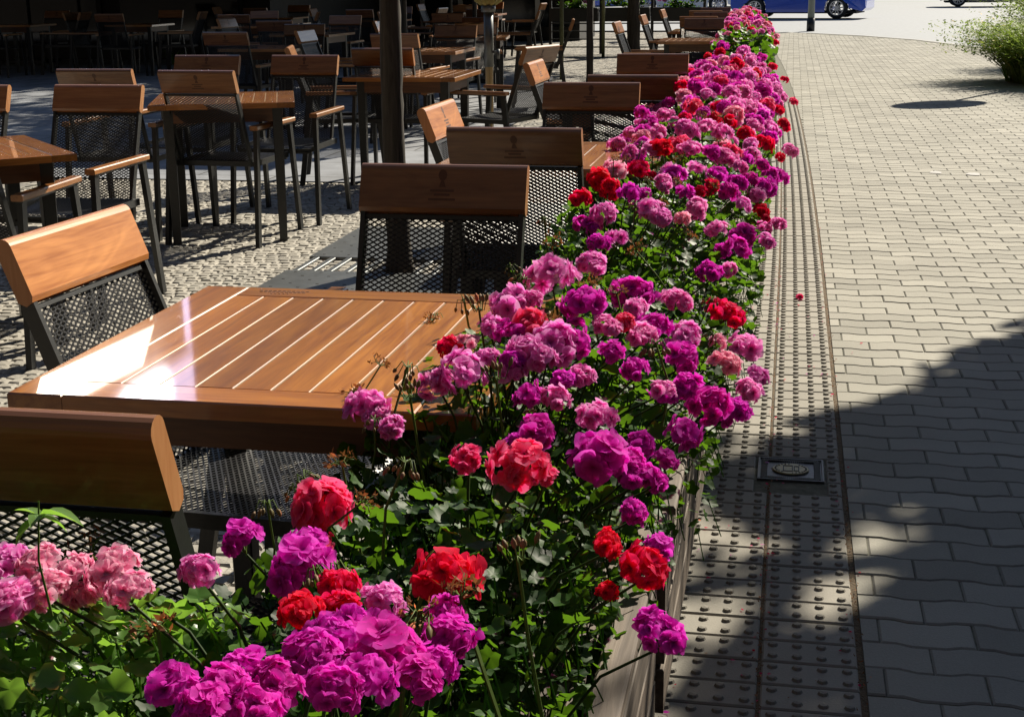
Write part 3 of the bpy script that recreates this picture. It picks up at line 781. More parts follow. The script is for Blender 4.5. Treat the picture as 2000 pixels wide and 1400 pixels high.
def gleaf(b, p, nrm, s_, t):
    """rounded, shallow-lobed geranium leaf, cupped"""
    nrm = nrm.normalized(); x = nrm.cross(Vector((U(-1, 1), U(-1, 1), .2))).normalized(); y = nrm.cross(x)
    n = 15; vs = [p]; tt = [max(0, t-.25)]
    cup = U(.0, .7); fold = U(-.6, .6); ph = U(0, 6); wv = U(.04, .16)
    for i in range(n):
        a = 2*pi*(i+.5)/n; rr = s_*(1+.13*cos(a*5)+.05*cos(a*15*.5+ph))*(1-.5*max(0, cos(a-pi))**5)
        ux, uy = cos(a)*rr, sin(a)*rr
        vs.append(p+x*ux+y*uy+nrm*(cup*rr*.45+s_*wv*sin(a*5+ph)+fold*ux*ux/s_*.5)); tt.append(min(1, t+.1*cos(a*5)))
    b.add(vs, [(0, 1+i, 1+(i+1) % n) for i in range(n)], tt)

# the flower mound: height of the tops of the blossoms over the row and over the cross planter
def mound(x, y):
    xc = -.38+bend(y)
    m = .87-(2.1 if x > xc else 1.75)*(x-xc)**2+.03*sin(y*4.1+x*3)+.02*sin(y*9.7)
    if 10.3 < y < 13.6: m = -9
    if y > 13.6: m += .05
    if y < 1.45 and x < -.38: m = max(m, .85-2.6*(y-1.12)**2)
    return m
def hit(px, py, off=0.):
    v = ray(px, py); t = .9; C = Vector((0, 0, CH))
    while t < 40:
        q = C+v*t
        if q.z < mound(q.x, q.y)+off: return q, t
        if q.z < .12: return None, None
        t += .004 if t < 4 else .01
    return None, None
HL = '''P 118 1043 115;P 193 1046 62;P 221 1118 112;P 90 1150 80;K 21 1175 105;P 150 1114 66;K 14 1100 60;K 293 1018 46;K 385 1062 105;M 468 1056 98;K 390 1116 70;M 579 1114 155;M 605 1056 85;
C 621 990 155;R 665 1140 78;R 590 1193 110;R 668 1190 62;M 607 1290 150;M 336 1345 125;M 425 1345 118;M 393 1385 110;M 548 1345 120;M 480 1318 100;P 165 1078 84;P 62 1108 84;K 332 1050 92;P 252 1152 80;M 645 1240 100;M 700 1325 130;M 822 1332 115;M 690 1212 92;M 852 1302 92;M 640 1345 112;M 507 1388 95;R 868 1121 150;M 764 1275 182;M 874 1250 105;K 748 1172 85;M 870 1205 70;
C 1011 910 132;C 911 897 76;M 1165 895 128;M 1238 930 92;M 1240 1000 66;M 1250 870 70;R 1185 1063 74;R 1258 1112 108;M 1290 1068 55;M 1300 1238 112;
K 759 675 78;K 711 796 105;K 771 832 55;R 882 678 44;P 914 668 46;K 898 730 105;K 957 700 44;K 1000 593 80;K 1035 588 48;C 1043 638 88;M 996 650 62;K 1079 671 98;K 1029 688 92;M 1000 706 58;M 1118 668 74;
K 1079 539 100;K 1157 515 74;M 1132 593 94;M 1236 572 84;K 1238 606 60;K 1316 588 76;M 1029 772 48;K 1082 775 64;K 1143 737 66;K 1062 702 70;K 1185 640 62;K 1252 655 62;K 1292 762 62;M 1442 802 60;K 1482 736 50;M 1195 690 60;K 960 640 60;M 1100 745 50;M 1236 722 62;M 1046 845 98;K 1164 815 76;
K 1182 421 66;M 1139 439 48;M 1172 478 48;K 1202 468 50;K 1271 416 62;M 1280 640 78;K 1338 652 66;M 1328 702 88;M 1392 532 54;K 1424 526 34;R 1416 612 84;K 1460 680 74;P 1424 716 78;M 1392 794 94;M 1340 757 70;K 1460 764 60;M 1336 846 88;P 1400 670 40;C 1220 632 50;M 1300 898 28;
M 1256 264 50;R 1300 290 52;K 1272 290 44;K 1230 302 44;R 1248 332 50;M 1226 376 52;R 1168 350 60;R 1132 388 54;R 1190 362 44;K 1344 256 52;K 1378 248 36;K 1410 260 42;R 1338 232 34;R 1404 212 38;R 1422 240 40;R 1456 264 42;R 1492 280 44;R 1530 244 30;C 1496 208 40;R 1408 102 24;M 1396 142 28;R 1508 130 20;R 1532 156 18;C 1548 198 20;K 1466 114 28;M 1488 176 40;K 1456 172 36;M 1438 152 36;M 1396 176 32;M 1372 220 34;K 1544 296 36;R 1524 308 24;M 1490 324 38;M 1460 312 36;K 1420 310 50;M 1320 344 52;K 1296 356 46;M 1408 344 50;M 1440 360 52;R 1364 372 30;R 1392 364 38;K 1478 386 52;R 1488 412 38;K 1276 412 56;M 1340 380 40;K 1360 408 52;P 1332 428 42;K 1400 452 56;M 1448 460 62;K 1516 438 42;K 1496 472 44;M 1440 486 56;K 1460 208 42;K 1512 178 34;K 1528 190 28;K 1380 185 36;K 1430 180 38;M 1470 240 44;K 1500 250 40;K 1350 290 40;M 1390 300 40;K 1360 330 40;K 1450 400 44;M 1462 352 44'''
heads = []
for e in HL.replace('\n', '').split(';'):
    k, px, py, d = e.split(); px, py, d = float(px), float(py), float(d)
    q, t = hit(px, py, -.02)
    if not q: continue
    if k == 'K' and py > 1000 and px < 400: pass
    sz = d*t*.5/CF
    sz = min(.068, max(.022, sz*(1.18 if k in 'PK' and py > 990 else 1.))); heads.append([k, q, sz, px, py])
random.seed(4)
for h in list(heads):
    d = h[2]
    if h[4] and h[1].y < 5 and d > .026 and R() < .6:
        q = h[1]+Vector((U(-1, 1), U(-1, 1), 0)).normalized()*d*U(.9, 1.35)+Vector((0, 0, U(-.7, -.1)*d)); heads.append([h[0], q, d*U(.5, .8), None, None])
random.seed(5)
def far_fill(y0, y1, n, wts, clear):
    m = 0; tries = 0
    while m < n and tries < n*30:
        tries += 1
        y = y0+(y1-y0)*R(); x = -.38+bend(y)+random.gauss(-.01, .19)
        if x > -.03+bend(y) or x < -.68+bend(y): continue
        z = mound(x, y)-U(.0, .06); q = Vector((x, y, z))
        if any((h[1]-q).length < clear for h in heads): continue
        k = random.choices('PKMRC', wts)[0]; heads.append([k, q, U(.035, .049), None, None]); m += 1
far_fill(4.3, 6.5, 45, (1.2, 5, 3.4, .9, .8), .085)
far_fill(6.2, 10.1, 210, (1.4, 5, 3.6, .7, .8), .075)
far_fill(13.9, 20.5, 210, (3, 5, 2.6, .6, 1.5), .085)

LAND = {0: ('in front of the nearest chair', -9, 1.42), 1: ('at the near corner of the nearest table', 1.42, 1.95), 2: ('beside the right end of the nearest table', 1.95, 2.6),
        3: ('beside the first chair facing the camera', 2.6, 3.4), 4: ('between the first and second table', 3.4, 4.5), 5: ('beside the second table', 4.5, 5.6), 6: ('just beyond the second table', 5.6, 6.8),
        7: ('beside the third table', 6.8, 8.2), 8: ('near the far end of the continuous flower row', 8.2, 9.2), 9: ('at the far end of the continuous flower row', 9.2, 12),
        10: ('at the front of the separate far planter', 13, 15.6), 11: ('in the middle of the separate far planter', 15.6, 17.8), 12: ('at the back of the separate far planter', 17.8, 23)}
CN = {'P': 'pale pink', 'K': 'bright pink', 'M': 'magenta purple', 'R': 'scarlet red', 'C': 'coral red'}
plants = {}
for h in heads:
    k, q = h[0], h[1]
    bi = next(i for i, (n_, a, c) in LAND.items() if a <= q.y < c)
    if bi == 0 and q.x < -.55: bi = -1
    plants.setdefault((k, bi), []).append(h)
LAND[-1] = ('at the bottom left in front of the chair mesh', -9, 1.42)
# corner sprigs of pale leaves get more light green leaves
random.seed(21)
def leaves_for(root, x0, x1, y0, y1, n, mat, smin, smax, lo=.04, deep=.36, name='foliage', keep=None):
    b = MB(); ox, oy, oz = root.location
    for _ in range(n):
        y = U(y0, y1); x = U(x0, x1)+bend(y)
        m = mound(x, y)
        if m < .45: continue
        z = m-lo-deep*R()**1.15
        if z < .40 and -.62 < x < -.2: z = .42+R()*.1
        if z < .3: continue
        nr = Vector((random.gauss(.1, .55), random.gauss(.1, .55), random.gauss(.9, .35)))
        s_ = U(smin, smax)
        gleaf(b, Vector((x-ox, y-oy, z-oz)), nr, s_, min(1, max(0, random.gauss(.5, .28))))
        if R() < .3: b.tube([(x-ox, y-oy, z-oz), (x-ox+U(-.03, .03), y-oy+U(-.03, .03), z-oz-.07)], .0012, 3, .5, cap=False)
    return b.build(name, mat, root, smooth=True)
bins = {}
for (k, bi) in plants: bins.setdefault(bi, []).append(k)
for bi in sorted(bins):
    nm, ya, yb = LAND[bi]; ya = max(ya, .98); yb = {9: 10.25, 12: 20.8}.get(bi, yb); ya = 13.75 if bi == 10 else ya
    if bi == -1: X0, X1 = -1.05, -.55
    elif bi == 0: X0, X1 = -.62, -.25
    else: X0, X1 = -.66, (-.205 if bi == 1 else -.17 if bi == 2 else -.12 if bi == 3 else -.07)
    ks = bins[bi]
    for i, k in enumerate(ks):
        hs = plants[(k, bi)]
        cx = sum(h[1].x for h in hs)/len(hs); cy = sum(h[1].y for h in hs)/len(hs)
        if bi == -1: rx, ry = min(-.7, max(-1.0, cx)), .87
        else: rx, ry = min(-.42, max(-.54, cx-.05))+bend(cy), max(.5, cy)
        root = empty('geranium', (rx, ry, .415)); tag(root, f'{CN[k]} geranium {nm}', 'geranium', 'geraniums in the planter row')
        area = (X1-X0)*(yb-ya)
        dens = {-1: 6500, 0: 7500, 1: 7500, 2: 6500, 3: 4800}.get(bi, 1900 if bi < 6 else 650 if bi < 10 else 420)
        n = int(area*dens/len(ks)); sz = (.008, .0165) if bi < 3 else (.009, .019) if bi < 5 else (.014, .026) if bi < 10 else (.03, .055)
        if bi == -1: leaves_for(root, X0, X1, .98, 1.34, n, M['leaf_l'], .008, .0175, .05, .22)
        elif bi == 0: leaves_for(root, X0, X1, ya, yb, n, M['leaf'], .008, .0155, .10, .36)
        else: leaves_for(root, X0, X1, ya, yb, n, M['leaf'], *sz, lo=.075 if bi < 6 else .05)
        st = MB(); O = Vector((rx, ry, .415))
        for h in hs:
            q, sz_ = h[1], h[2]; me = random.choice([HEADS[k][q_] for q_ in (0, 1, 2, 3, 5, 6, 7)] if sz_ > .024 else HEADS[k])
            o = bpy.data.objects.new('flower_head', me); COL.objects.link(o); o.parent = root
            if len(h) > 5: pass
            o.location = q-O; o.scale = (sz_*U(.92, 1.12), sz_*U(.88, 1.08), sz_*U(.85, 1.05))
            tilt = Vector((q.x-(-.38+bend(q.y)), 0, 0))*1.3+Vector((U(-.3, .3), U(-.45, .1), 1))
            o.rotation_euler = tilt.to_track_quat('Z', 'Y').to_euler(); o.rotation_euler.rotate_axis('Z', U(0, 6.28))
            up = tilt.normalized(); e = q-O-up*sz_*.6; base = e+Vector((-.55*(q.x+.40-bend(q.y))+U(-.03, .03), U(-.03, .05), -U(.13, .2)*(1 if q.z > .6 else .5)))
            if bi < 10: st = MB(); st.tube([base, base.lerp(e, .55)+Vector((0, 0, .03)), e], [.0022, .0019, .0016], 5, R()*.6, cap=False); st.build('stem', M['stem_d'], root, smooth=True)
            h.append(1)
        # buds and withered heads
        if bi < 9:
            for _ in range(1 if bi > 5 else 2):
                y = U(max(ya, 1.05), yb) if bi > 0 else U(1.0, 1.35); x = U(X0, X1); z = mound(x, y)-.01
                if z < .5: continue
                dead = R() < .4
                o = bpy.data.objects.new('withered_head' if dead else 'bud_cluster', random.choice(DEAD if dead else BUDS)); COL.objects.link(o); o.parent = root
                o.location = Vector((x+bend(y), y, z))-O; s_ = U(.018, .028); o.scale = (s_,)*3; o.rotation_euler = (U(-.6, .6), U(-.6, .6), U(0, 6))
                b = MB(); b.tube([(0, 0, 0), (U(-.6, .6), U(-.6, .6), -2.5), (0, 0, -5)], .08, 4, .5, cap=False); b.build('stem', M['stem'], o)
# specific buds standing up against the table, a drooping bud stalk, a pale-leaved sprig
def sprig(px, py, off, mesh, s_, name, root_y, label, drop=.2):
    v = ray(px, py); q = None
    q, t = hit(px, py, off)
    if not q: return
    root = empty(name, (q.x+.02, q.y+.03, q.z-drop)); tag(root, label, 'flower bud', 'bud stalks in the flower row')
    b = MB(); b.tube([(0, 0, 0), (-.012, -.015, drop*.5), (-.02, -.03, drop)], [.0025, .002, .0018], 6, .7, cap=False); b.build('stem', M['stem'], root, smooth=True)
    o = bpy.data.objects.new('buds', mesh); COL.objects.link(o); o.parent = root; o.location = (-.02, -.03, drop); o.scale = (s_,)*3; o.rotation_euler = (pi*.9 if s_ > .02 else .2, .1, 1)
sprig(935, 600, .02, BUDS[0], .026, 'bud_stalk', 0, 'upright stalk of brown buds against the table top')
sprig(968, 735, .02, BUDS[1], .024, 'bud_stalk', 0, 'spreading green bud star left of the pink heads by the table edge')
sprig(800, 770, .02, BUDS[2], .022, 'bud_stalk', 0, 'cluster of small brown buds over the front edge of the nearest table')
sprig(1062, 428, .03, BUDS[0], .020, 'bud_stalk', 0, 'curled green bud stalk in front of the dark chair mesh')
sprig(348, 975, .05, BUDS[2], .020, 'bud_stalk', 0, 'green bud pair beside the lower right corner of the nearest chair back')
sprig(1010, 1085, .02, BUDS[1], .024, 'bud_stalk', 0, 'drooping green and red buds in the dark foliage')
# young sprig with large pointed leaves at the lower left
q, t = hit(70, 985, .10); 
if q:
    root = empty('leafy_sprig', (q.x, q.y, q.z-.12)); root.scale = (.75,)*3; tag(root, 'pale green pointed-leaf sprig before the nearest chair board', 'plant')
    b = MB(); b.tube([(.006, 0, .02), (-.004, 0, .09), (.004, 0, .165)], [.0016, .0014, .001], 6, .3, cap=False); b.build('stem', M['stem'], root, smooth=True)
    b = MB()
    for (a, tl, L) in ((.1, .1, .052), (2.9, .45, .034), (3.5, -.5, .042), (.5, -.35, .034), (1.6, .7, .016), (-1.4, .2, .03)):
        d = Vector((cos(a)*cos(tl), sin(a)*cos(tl), sin(tl))); sd_ = d.cross(Vector((0, .3, 1))).normalized(); up = sd_.cross(d); o = Vector((.004, 0, .15-.012*abs(tl)))
        vs = []; 
        for i in range(6):
            s_ = i/5; w = L*.30*sin(pi*min(1, s_**.75))**.9
            for j in (-1, 0, 1): vs.append(o+d*L*s_+sd_*w*j+up*(abs(j)*w*.5-L*.35*s_*s_))
        b.add(vs, [(i*3+j, i*3+j+1, i*3+j+4, i*3+j+3) for i in range(5) for j in (0, 1)], U(.3, .9))
    b.build('leaves', M['leaf_l'], root, smooth=True)

# fallen petals and one fallen blossom
pm = []
for kind in 'RCMK':
    b = MB(); b.add([(-.6, 0, 0), (-.2, .5, .15), (.5, .45, .05), (.9, 0, .2), (.4, -.5, .1), (-.25, -.4, .02)], [(0, 1, 2, 3, 4, 5)], .7)
    pm.append(b.build('fallen_petal', M[kind], link=False).data)
PF = [(1500, 575), (1478, 583), (1490, 580), (1515, 560), (1517, 592), (1515, 603), (1607, 600), (1607, 628), (1578, 619), (1560, 596), (1517, 633), (1543, 656), (1682, 670), (1665, 688), (1580, 715), (1590, 716), (1493, 720), (1605, 730), (1625, 770), (1550, 881), (1556, 830), (1515, 815), (1575, 730),
      (1498, 903), (1498, 945), (1505, 867), (1512, 848), (1383, 1128), (1430, 1085), (1365, 1072), (1380, 1030), (1467, 1065), (1635, 978), (1510, 1080), (1300, 1390), (1490, 1063), (1245, 1326), (1450, 1318), (1430, 1288), (1450, 1190), (1515, 545), (1500, 640), (1524, 540), (1470, 600), (1540, 590), (1660, 1233), (1590, 655), (1530, 700), (1536, 408), (1520, 415), (1545, 402)]
for i, (px, py) in enumerate(PF):
    p = at(px, py, .004); o = bpy.data.objects.new('fallen_petal', pm[[0, 1, 1, 0, 2, 3][i % 6]]); COL.objects.link(o); s_ = U(.005, .010); o.location = p; o.scale = (s_,)*3; o.rotation_euler = (0, 0, U(0, 6.28))
    tag(o, 'small '+['scarlet', 'coral', 'coral', 'scarlet', 'magenta', 'pink'][i % 6]+' fallen petal on the studded paving '+('beyond the round-emblem cover' if py < 700 else 'just above the round-emblem cover' if py < 890 else 'on the round-emblem cover or nearer'), 'petal', 'petals fallen on the paving')
b = MB(); b.m = 0
for i in range(260):
    y = 2.3+8*R()**1.5; x = random.choice([-.232, -.014, -.014, .19, U(-.22, .18)])+bend(y)+random.gauss(0, .012); s_ = U(.002, .0045); a = U(0, 6.28); b.m = i % 3
    b.add([(x+s_*cos(a+k*1.6), y+s_*sin(a+k*1.6)*(1.3 if k % 2 else .8), .0035+U(0, .002)) for k in range(4)], [(0, 1, 2, 3)], R())
tag(b.build('petal_litter', [M['C'], M['R'], M['brown']]), 'tiny scraps of red petals strewn along the seams of the studded paving', 'petal litter', kind='stuff')
o = bpy.data.objects.new('fallen_blossom', HEADS['C'][4]); COL.objects.link(o); o.location = at(1563, 580, .012); o.scale = (.022,)*3; tag(o, 'pink-red fallen blossom lying alone on the studded paving', 'blossom')
for (px, py) in ((1828, 337), (1902, 340)):
    b = MB(); p = at(px, py, .0035); n = 9; b.add([(p.x+U(.03, .06)*cos(2*pi*i/n), p.y+U(.02, .10)*sin(2*pi*i/n), .0035) for i in range(n)], [tuple(range(n))])
    tag(b.build('paint_smudge', simple('pale_smudge', (.40, .39, .38), .9)), kind='structure')

# ================================================================ BACKGROUND
random.seed(31)
planter('flower_planter', -.62, -.24, 13.7, 17.1, 'dark planter box of the separate far flower bank, front half'); planter('flower_planter', -.70, -.33, 17.3, 20.7, 'far planter box of the separate flower bank, back half')
def black_mat(n, c): return simple(n, c, .6)
# far tables of the flower-side row
for y, ph in ((14.45, 'far table beside the separate planter'), (17.0, 'second far table by the separate planter'), (19.6, 'farthest table by the separate planter')):
    table(-.92-(y-14.4)*.03, y, 'slatted wooden table, '+ph.replace('far table', 'first of the far group'))
    chair(-.92-(y-14.4)*.03, y+.68, 180, 'armchair at the far side of the '+ph, k=1)
    if y > 15: chair(-.95-(y-14.4)*.03, y-.45, 0, 'armchair at the near side of the '+ph, k=2)
    chair(-1.38, y+.05, -92, 'armchair seen edge-on left of the '+ph, k=2)
BG = [(-3.25, 12.6, 0, 'shaded table left of the parasol pole', 'NFL'), (-4.9, 13.1, 0, 'shaded table behind the tree trunk', 'NFR'), (-3.4, 15.3, 8, 'table under the trees behind the parasol pole', 'NFRL'),
      (-5.6, 16.4, -5, 'shaded table in the middle of the back terrace', 'NFL'), (-7.6, 19.3, 10, 'shaded table by the pale stone block', 'NFR'), (-9.6, 20.2, 0, 'dark table below the white cloth', 'NFRL'),
      (-11.6, 20.3, 0, 'dark table at the back left corner', 'NFR'), (-6.3, 21.8, 0, 'back table before the dark pavilion windows', 'NFRL'), (-4.5, 19.4, 0, 'back table left of the railing', 'NFRL'), (-8.6, 23.5, 0, 'rear table before the dark pavilion wall', 'NFL'), (-5.4, 25., 0, 'rear table before the white window bars', 'NFRL')]
for (x, y, a, ph, ch) in BG:
    table(x, y, 'wooden table, the '+ph, a)
    for c in ch:
        dx, dy, r_, w = {'N': (0, -.66, 0, 'near side'), 'F': (0, .68, 180, 'far side'), 'L': (-.7, 0, -90, 'left end'), 'R': (.7, 0, 90, 'right end')}[c]
        a_ = radians(a); chair(x+dx*cos(a_)-dy*sin(a_)+U(-.08, .08), y+dx*sin(a_)+dy*cos(a_), a+r_+U(-8, 8), f'dark chair, {w} of the {ph}', 'armchairs in the shade of the back terrace')

# parasol pole with metal sleeve, closed canopy above
p = at(958, 318); t = empty('parasol', (p.x, p.y, 0)); tag(t, 'closed parasol on a golden wooden pole with grey metal sleeve and crank', 'parasol')
M['pole_wood'] = wood('pole_wood', (.197, .120, .028), (.324, .211, .063), 'Z', rough=.45, coat=.3)
b = MB(); b.tube([(0, 0, .04), (0, 0, 2.9)], .030, 16, .5); b.build('pole', M['pole_wood'], t, smooth=True)
b = MB(); b.tube([(0, 0, .72), (0, 0, 1.12)], .036, 16, .5); b.tube([(0, 0, 1.12), (0, 0, 1.17)], .055, 16, .5); sl = b.build('sleeve', M['grey_metal'], t, smooth=True)
b = MB(); b.tube([(.03, -.01, .83), (.075, -.02, .83)], .009, 8); b.tube([(.075, -.02, .85), (.075, -.02, .78)], .013, 8); b.build('knob', M['grey_metal'], sl, smooth=True)
M['canvas'] = simple('canopy_canvas', (.296, .254, .085), .85, 0., .15, 6., .3)
b = MB(); n = 24; rings = []
for z, r in ((1.17, .05), (1.2, .085), (1.6, .11), (2.2, .10), (2.8, .05), (2.88, .02)):
    for k in range(n): a = 2*pi*k/n; rr = r*(1+.22*sin(a*6)); rings.append((rr*cos(a), rr*sin(a), z))
b.add(rings, [(i*n+k, i*n+(k+1) % n, (i+1)*n+(k+1) % n, (i+1)*n+k) for i in range(5) for k in range(n)]); b.build('canopy', M['canvas'], t, smooth=True)
b = MB(); b.box(-.3, .3, -.3, .3, .0, .05, .5, c=.01); b.build('base', M['grey_metal'], t)

# small stakes and trunks seen between the furniture
def post(name, px, py, r, h, mat, label, cat, fixed=None):
    q = at(px, py); b = MB(); b.tube([(0, 0, -.02), (0, 0, h*.5), (0, 0, h)], [r, r*.98, r*.96], 10, .5); o = b.build(name, mat, smooth=True); o.location = (q.x, q.y, 0); tag(o, label, cat); return o
M['stake'] = simple('greenish_stake', (.16, .17, .08), .8, 0., .3, 20., .3)
post('tree_stake', 1097, 155, .028, 2.2, M['stake'], 'thin greenish stake standing beside the leaning pale chair back', 'stake')
post('tree_stake', 1178, 112, .03, 2.2, M['stake'], 'dark thin stake between the two tree trunks before the railing', 'stake')
# open parasols added to shade the back terrace (their canopies are above the picture)
for i, (x, y, lb) in enumerate(((-5.6, 23.5, 'open dark parasol added for shade over the middle of the back terrace'), (-9.6, 24.2, 'open dark parasol added for shade on the back terrace beside the pavilion'), (-13.2, 23.4, 'open dark parasol added for shade at the far left of the back terrace'), (-7.4, 27.2, 'open dark parasol added for shade in front of the pavilion windows'), (-3.9, 14.3, 'open dark parasol added for shade over the table left of the wooden pole'), (-4.2, 19.0, 'open dark parasol added for shade left of the thin trees'))):
    t = empty('parasol', (x, y, 0)); tag(t, lb, 'parasol', 'open parasols added to shade the back terrace')
    b = MB(); b.tube([(0, 0, .05), (0, 0, 2.9)], .03, 10); b.build('pole', M['black'], t, smooth=True)
    b = MB(); b.box(-.35, .35, -.35, .35, 0, .06, c=.01); b.build('base', M['black'], t)
    b = MB(); hw = 1.55; vs = [(-hw, -hw, 2.35), (hw, -hw, 2.35), (hw, hw, 2.35), (-hw, hw, 2.35), (0, 0, 2.95), (0, 0, 2.93)]+[(q*hw, w*hw, 2.33) for q, w in ((-1, -1), (1, -1), (1, 1), (-1, 1))]
    b.add(vs, [(0, 1, 4), (1, 2, 4), (2, 3, 4), (3, 0, 4), (7, 6, 5), (8, 7, 5), (9, 8, 5), (6, 9, 5), (0, 6, 7, 1), (1, 7, 8, 2), (2, 8, 9, 3), (3, 9, 6, 0)]); b.build('canopy', simple('dark_canvas', (.03, .03, .035), .9), t)

# pavilion: dark glazed front
M['dark_wall'] = simple('dark_stained_boards', (.016, .014, .012), .7, 0., .4, 8., .3)
M['glass'] = simple('dark_window_glass', (.006, .008, .009), .06, 0.)
M['white'] = simple('white_frame', (.507, .507, .493), .5)
t = empty('pavilion', (-14, 26, 0)); tag(t, 'low dark restaurant pavilion closing the back of the terrace, with pale window bars', 'building')
def bx(name, mat, *a, par=None, c=0): b = MB(); b.box(*a, c=c); return local(t, b).build(name, mat, par or t)
bx('wall', M['dark_wall'], -34, -9.1, 24.4, 34, -.02, 3.2)
bx('wall', M['dark_wall'], -9.098, -4.6, 31.5, 34, -.02, 3.2)
bx('added_shade_slab', M['dark_wall'], -34, -8.4, 18.6, 24.3, 2.9, 2.98)  # unseen slab added to darken the furniture below it
bx('roof', M['dark_wall'], -34.4, -4.2, 23.6, 34.4, 3.202, 3.5)
for i in range(9):
    x0 = -33.6+i*2.7; w = bx('window', M['dark_wall'], x0, x0+2.4, 24.33, 24.397, .25, 2.7); bx('pane', M['glass'], x0+.08, x0+2.32, 24.322, 24.329, .33, 2.62, par=w)
for i in range(5):
    x0 = -9.0+i*.87; w = bx('window', M['glass'], x0+.06, x0+.82, 31.44, 31.497, .3, 2.8)
    bx('window_bar', M['white'], x0-.055, x0+.045, 31.40, 31.49, .25, 2.85, par=w)
# stone things at the back
M['stone'] = simple('pale_stone', (.282, .303, .331), .8, 0., .2, 6., .3)
def block(px, py, w, d, h, label, name='stone_block'):
    q = at(px, py); b = MB(); b.box(-w/2, w/2, -d/2, d/2, -.02, h*.72, c=.015); b.box(-w*.46, w*.46, -d*.46, d*.46, h*.721, h, c=.02); o = b.build(name, M['stone']); o.location = (q.x, q.y, 0); return tag(o, label, 'stone block')
block(398, 103, .32, .32, .62, 'pale bluish stone block standing on the back terrace left of the dark tables')
block(327, 66, .3, .3, .55, 'pale stone block far behind between the dark chair legs')
block(683, 84, .5, .3, 1.0, 'pale lit stone block right of the dark furniture cluster')
block(432, 92, .3, .3, .38, 'small pale stone block right of the bluish one')
q = at(372, 110); tree('tree', q.x, q.y, .15, 2.8, (2.8, 1, 4.9, 2.7, 3.0, 1.6), 7000, 'bluish dark tree trunk at the back left beside the stone block', size=.13)
# low weeds at the trunk
def tuft(name, x, y, n, h, sp, mat, label, cat='plant', group=None, lean=.6):
    root = empty(name, (x, y, 0)); tag(root, label, cat, group); b = MB()
    for _ in range(n):
        a = U(0, 6.28); r = sp*sqrt(R())*.45; bx_, by_ = cos(a)*r, sin(a)*r; L = h*U(.6, 1.15); a2 = a+U(-.6, .6); le = lean*U(.3, 1.3)*sp; w = U(.004, .009)*(1+h)
        px_, pz = [], []
        vs = []
        for i in range(5):
            s_ = i/4; c = Vector((bx_+cos(a2)*le*s_**1.7, by_+sin(a2)*le*s_**1.7, L*(s_-.28*s_**3))); ww = w*(1-s_*.9); pr = Vector((-sin(a2), cos(a2), 0))
            vs += [c-pr*ww, c+pr*ww]
        b.add(vs, [(2*i, 2*i+1, 2*i+3, 2*i+2) for i in range(4)], min(1, max(0, random.gauss(.5, .25))))
        for k in range(9):
            s_ = U(.25, 1); c = Vector((bx_+cos(a2)*le*s_**1.7, by_+sin(a2)*le*s_**1.7, L*(s_-.28*s_**3))); one_leaf(b, c+Vector((U(-.04, .04), U(-.04, .04), U(-.03, .03))), U(.007, .017)*(.6+h), R())
    return b.build('foliage', mat, root)
M['grass'] = leafmat('bush_green', (.07, .12, .02), (.28, .36, .09), (.246, .352, .056), .35, .6)
q = at(340, 126); tuft('weed', q.x, q.y, 40, .32, .25, M['leaf_l'], 'bright green weed clump at the foot of the back left tree')
tuft('feathery_bush', 3.45, 19.3, 2600, .95, 1.6, M['grass'], 'feathery light green bush leaning over the pavement at the right edge', 'bush')
tuft('feathery_bush', 4.3, 22.2, 1500, 1.3, 1.6, M['grass'], 'taller feathery bush behind the first one at the right edge', 'bush')
tuft('feathery_bush', 4.2, 17.7, 900, 1.1, 1.5, M['grass'], 'feathery bush nearer the camera, mostly outside the right edge', 'bush')
# white cloth over a chair back
q = at(84, 0, .98)
t = empty('draped_blanket', (q.x, q.y, 0)); b = MB(); vs = []; nx, nz = 10, 8
for i in range(nx+1):
    for j in range(nz+1):
        u, v = i/nx, j/nz; vs.append((-.17+.34*u-.10*(1-v)*0+.08*v, -.02*sin(u*9)-.03*v, .98-.5*v+.10*u*v*0+.012*sin(u*14+v*5)))
b.add(vs, [(i*(nz+1)+j, i*(nz+1)+j+1, (i+1)*(nz+1)+j+1, (i+1)*(nz+1)+j) for i in range(nx) for j in range(nz)])
o = b.build('cloth', simple('white_fleece', (.75, .76, .74), .95, 0., .1, 60., .5), t, smooth=True); md = o.modifiers.new('s', 'SOLIDIFY'); md.thickness = .012
tag(t, 'white folded blanket hanging over a chair at the top left', 'blanket'); t.rotation_euler = (0, radians(-8), radians(5))

# railing with flower boxes, bright pavement behind it
ra, rb_ = Vector((-4.35, 26.1, 0)), Vector((-1.55, 26.0, 0))
t = empty('railing', ra); tag(t, 'dark metal railing with thin horizontal bars in front of the bright pavement', 'railing'); L = rb_-ra
for k in range(4):
    b = MB(); c = L*(k/3); b.bar(c, c+Vector((0, 0, 1.0)), .05, .05, up=(0, 1, 0)); b.build('post', M['black'], t)
for z in (.12, .26, .40, .54, .96):
    b = MB(); b.bar(Vector((0, 0, z)), L+Vector((0, 0, z)), .025, .022, up=(0, 0, 1)); b.build('rail', M['black'], t)
for k in range(3):
    c = ra+L*((k+.5)/3); g = empty('flower_box', (c.x, c.y-.16, .60)); tag(g, ['left', 'middle', 'right'][k]+' black flower box hooked on the railing, filled with dark foliage', 'flower box', 'flower boxes on the railing')
    b = MB(); b.box(-.44, .44, -.12, .12, -.02, .22, c=.01); b.build('box', M['black'], g)
    b = MB(); leaf_cards(b, 0, 0, .32, 500, .5, .2, .16, .035, 12); b.build('foliage', M['leaf'], g)
    for _ in range(5):
        o = bpy.data.objects.new('flower_head', HEADS[random.choice('RKC')][2]); COL.objects.link(o); o.parent = g; o.location = (U(-.4, .4), U(-.2, .0), U(.28, .5)); o.scale = (.045,)*3

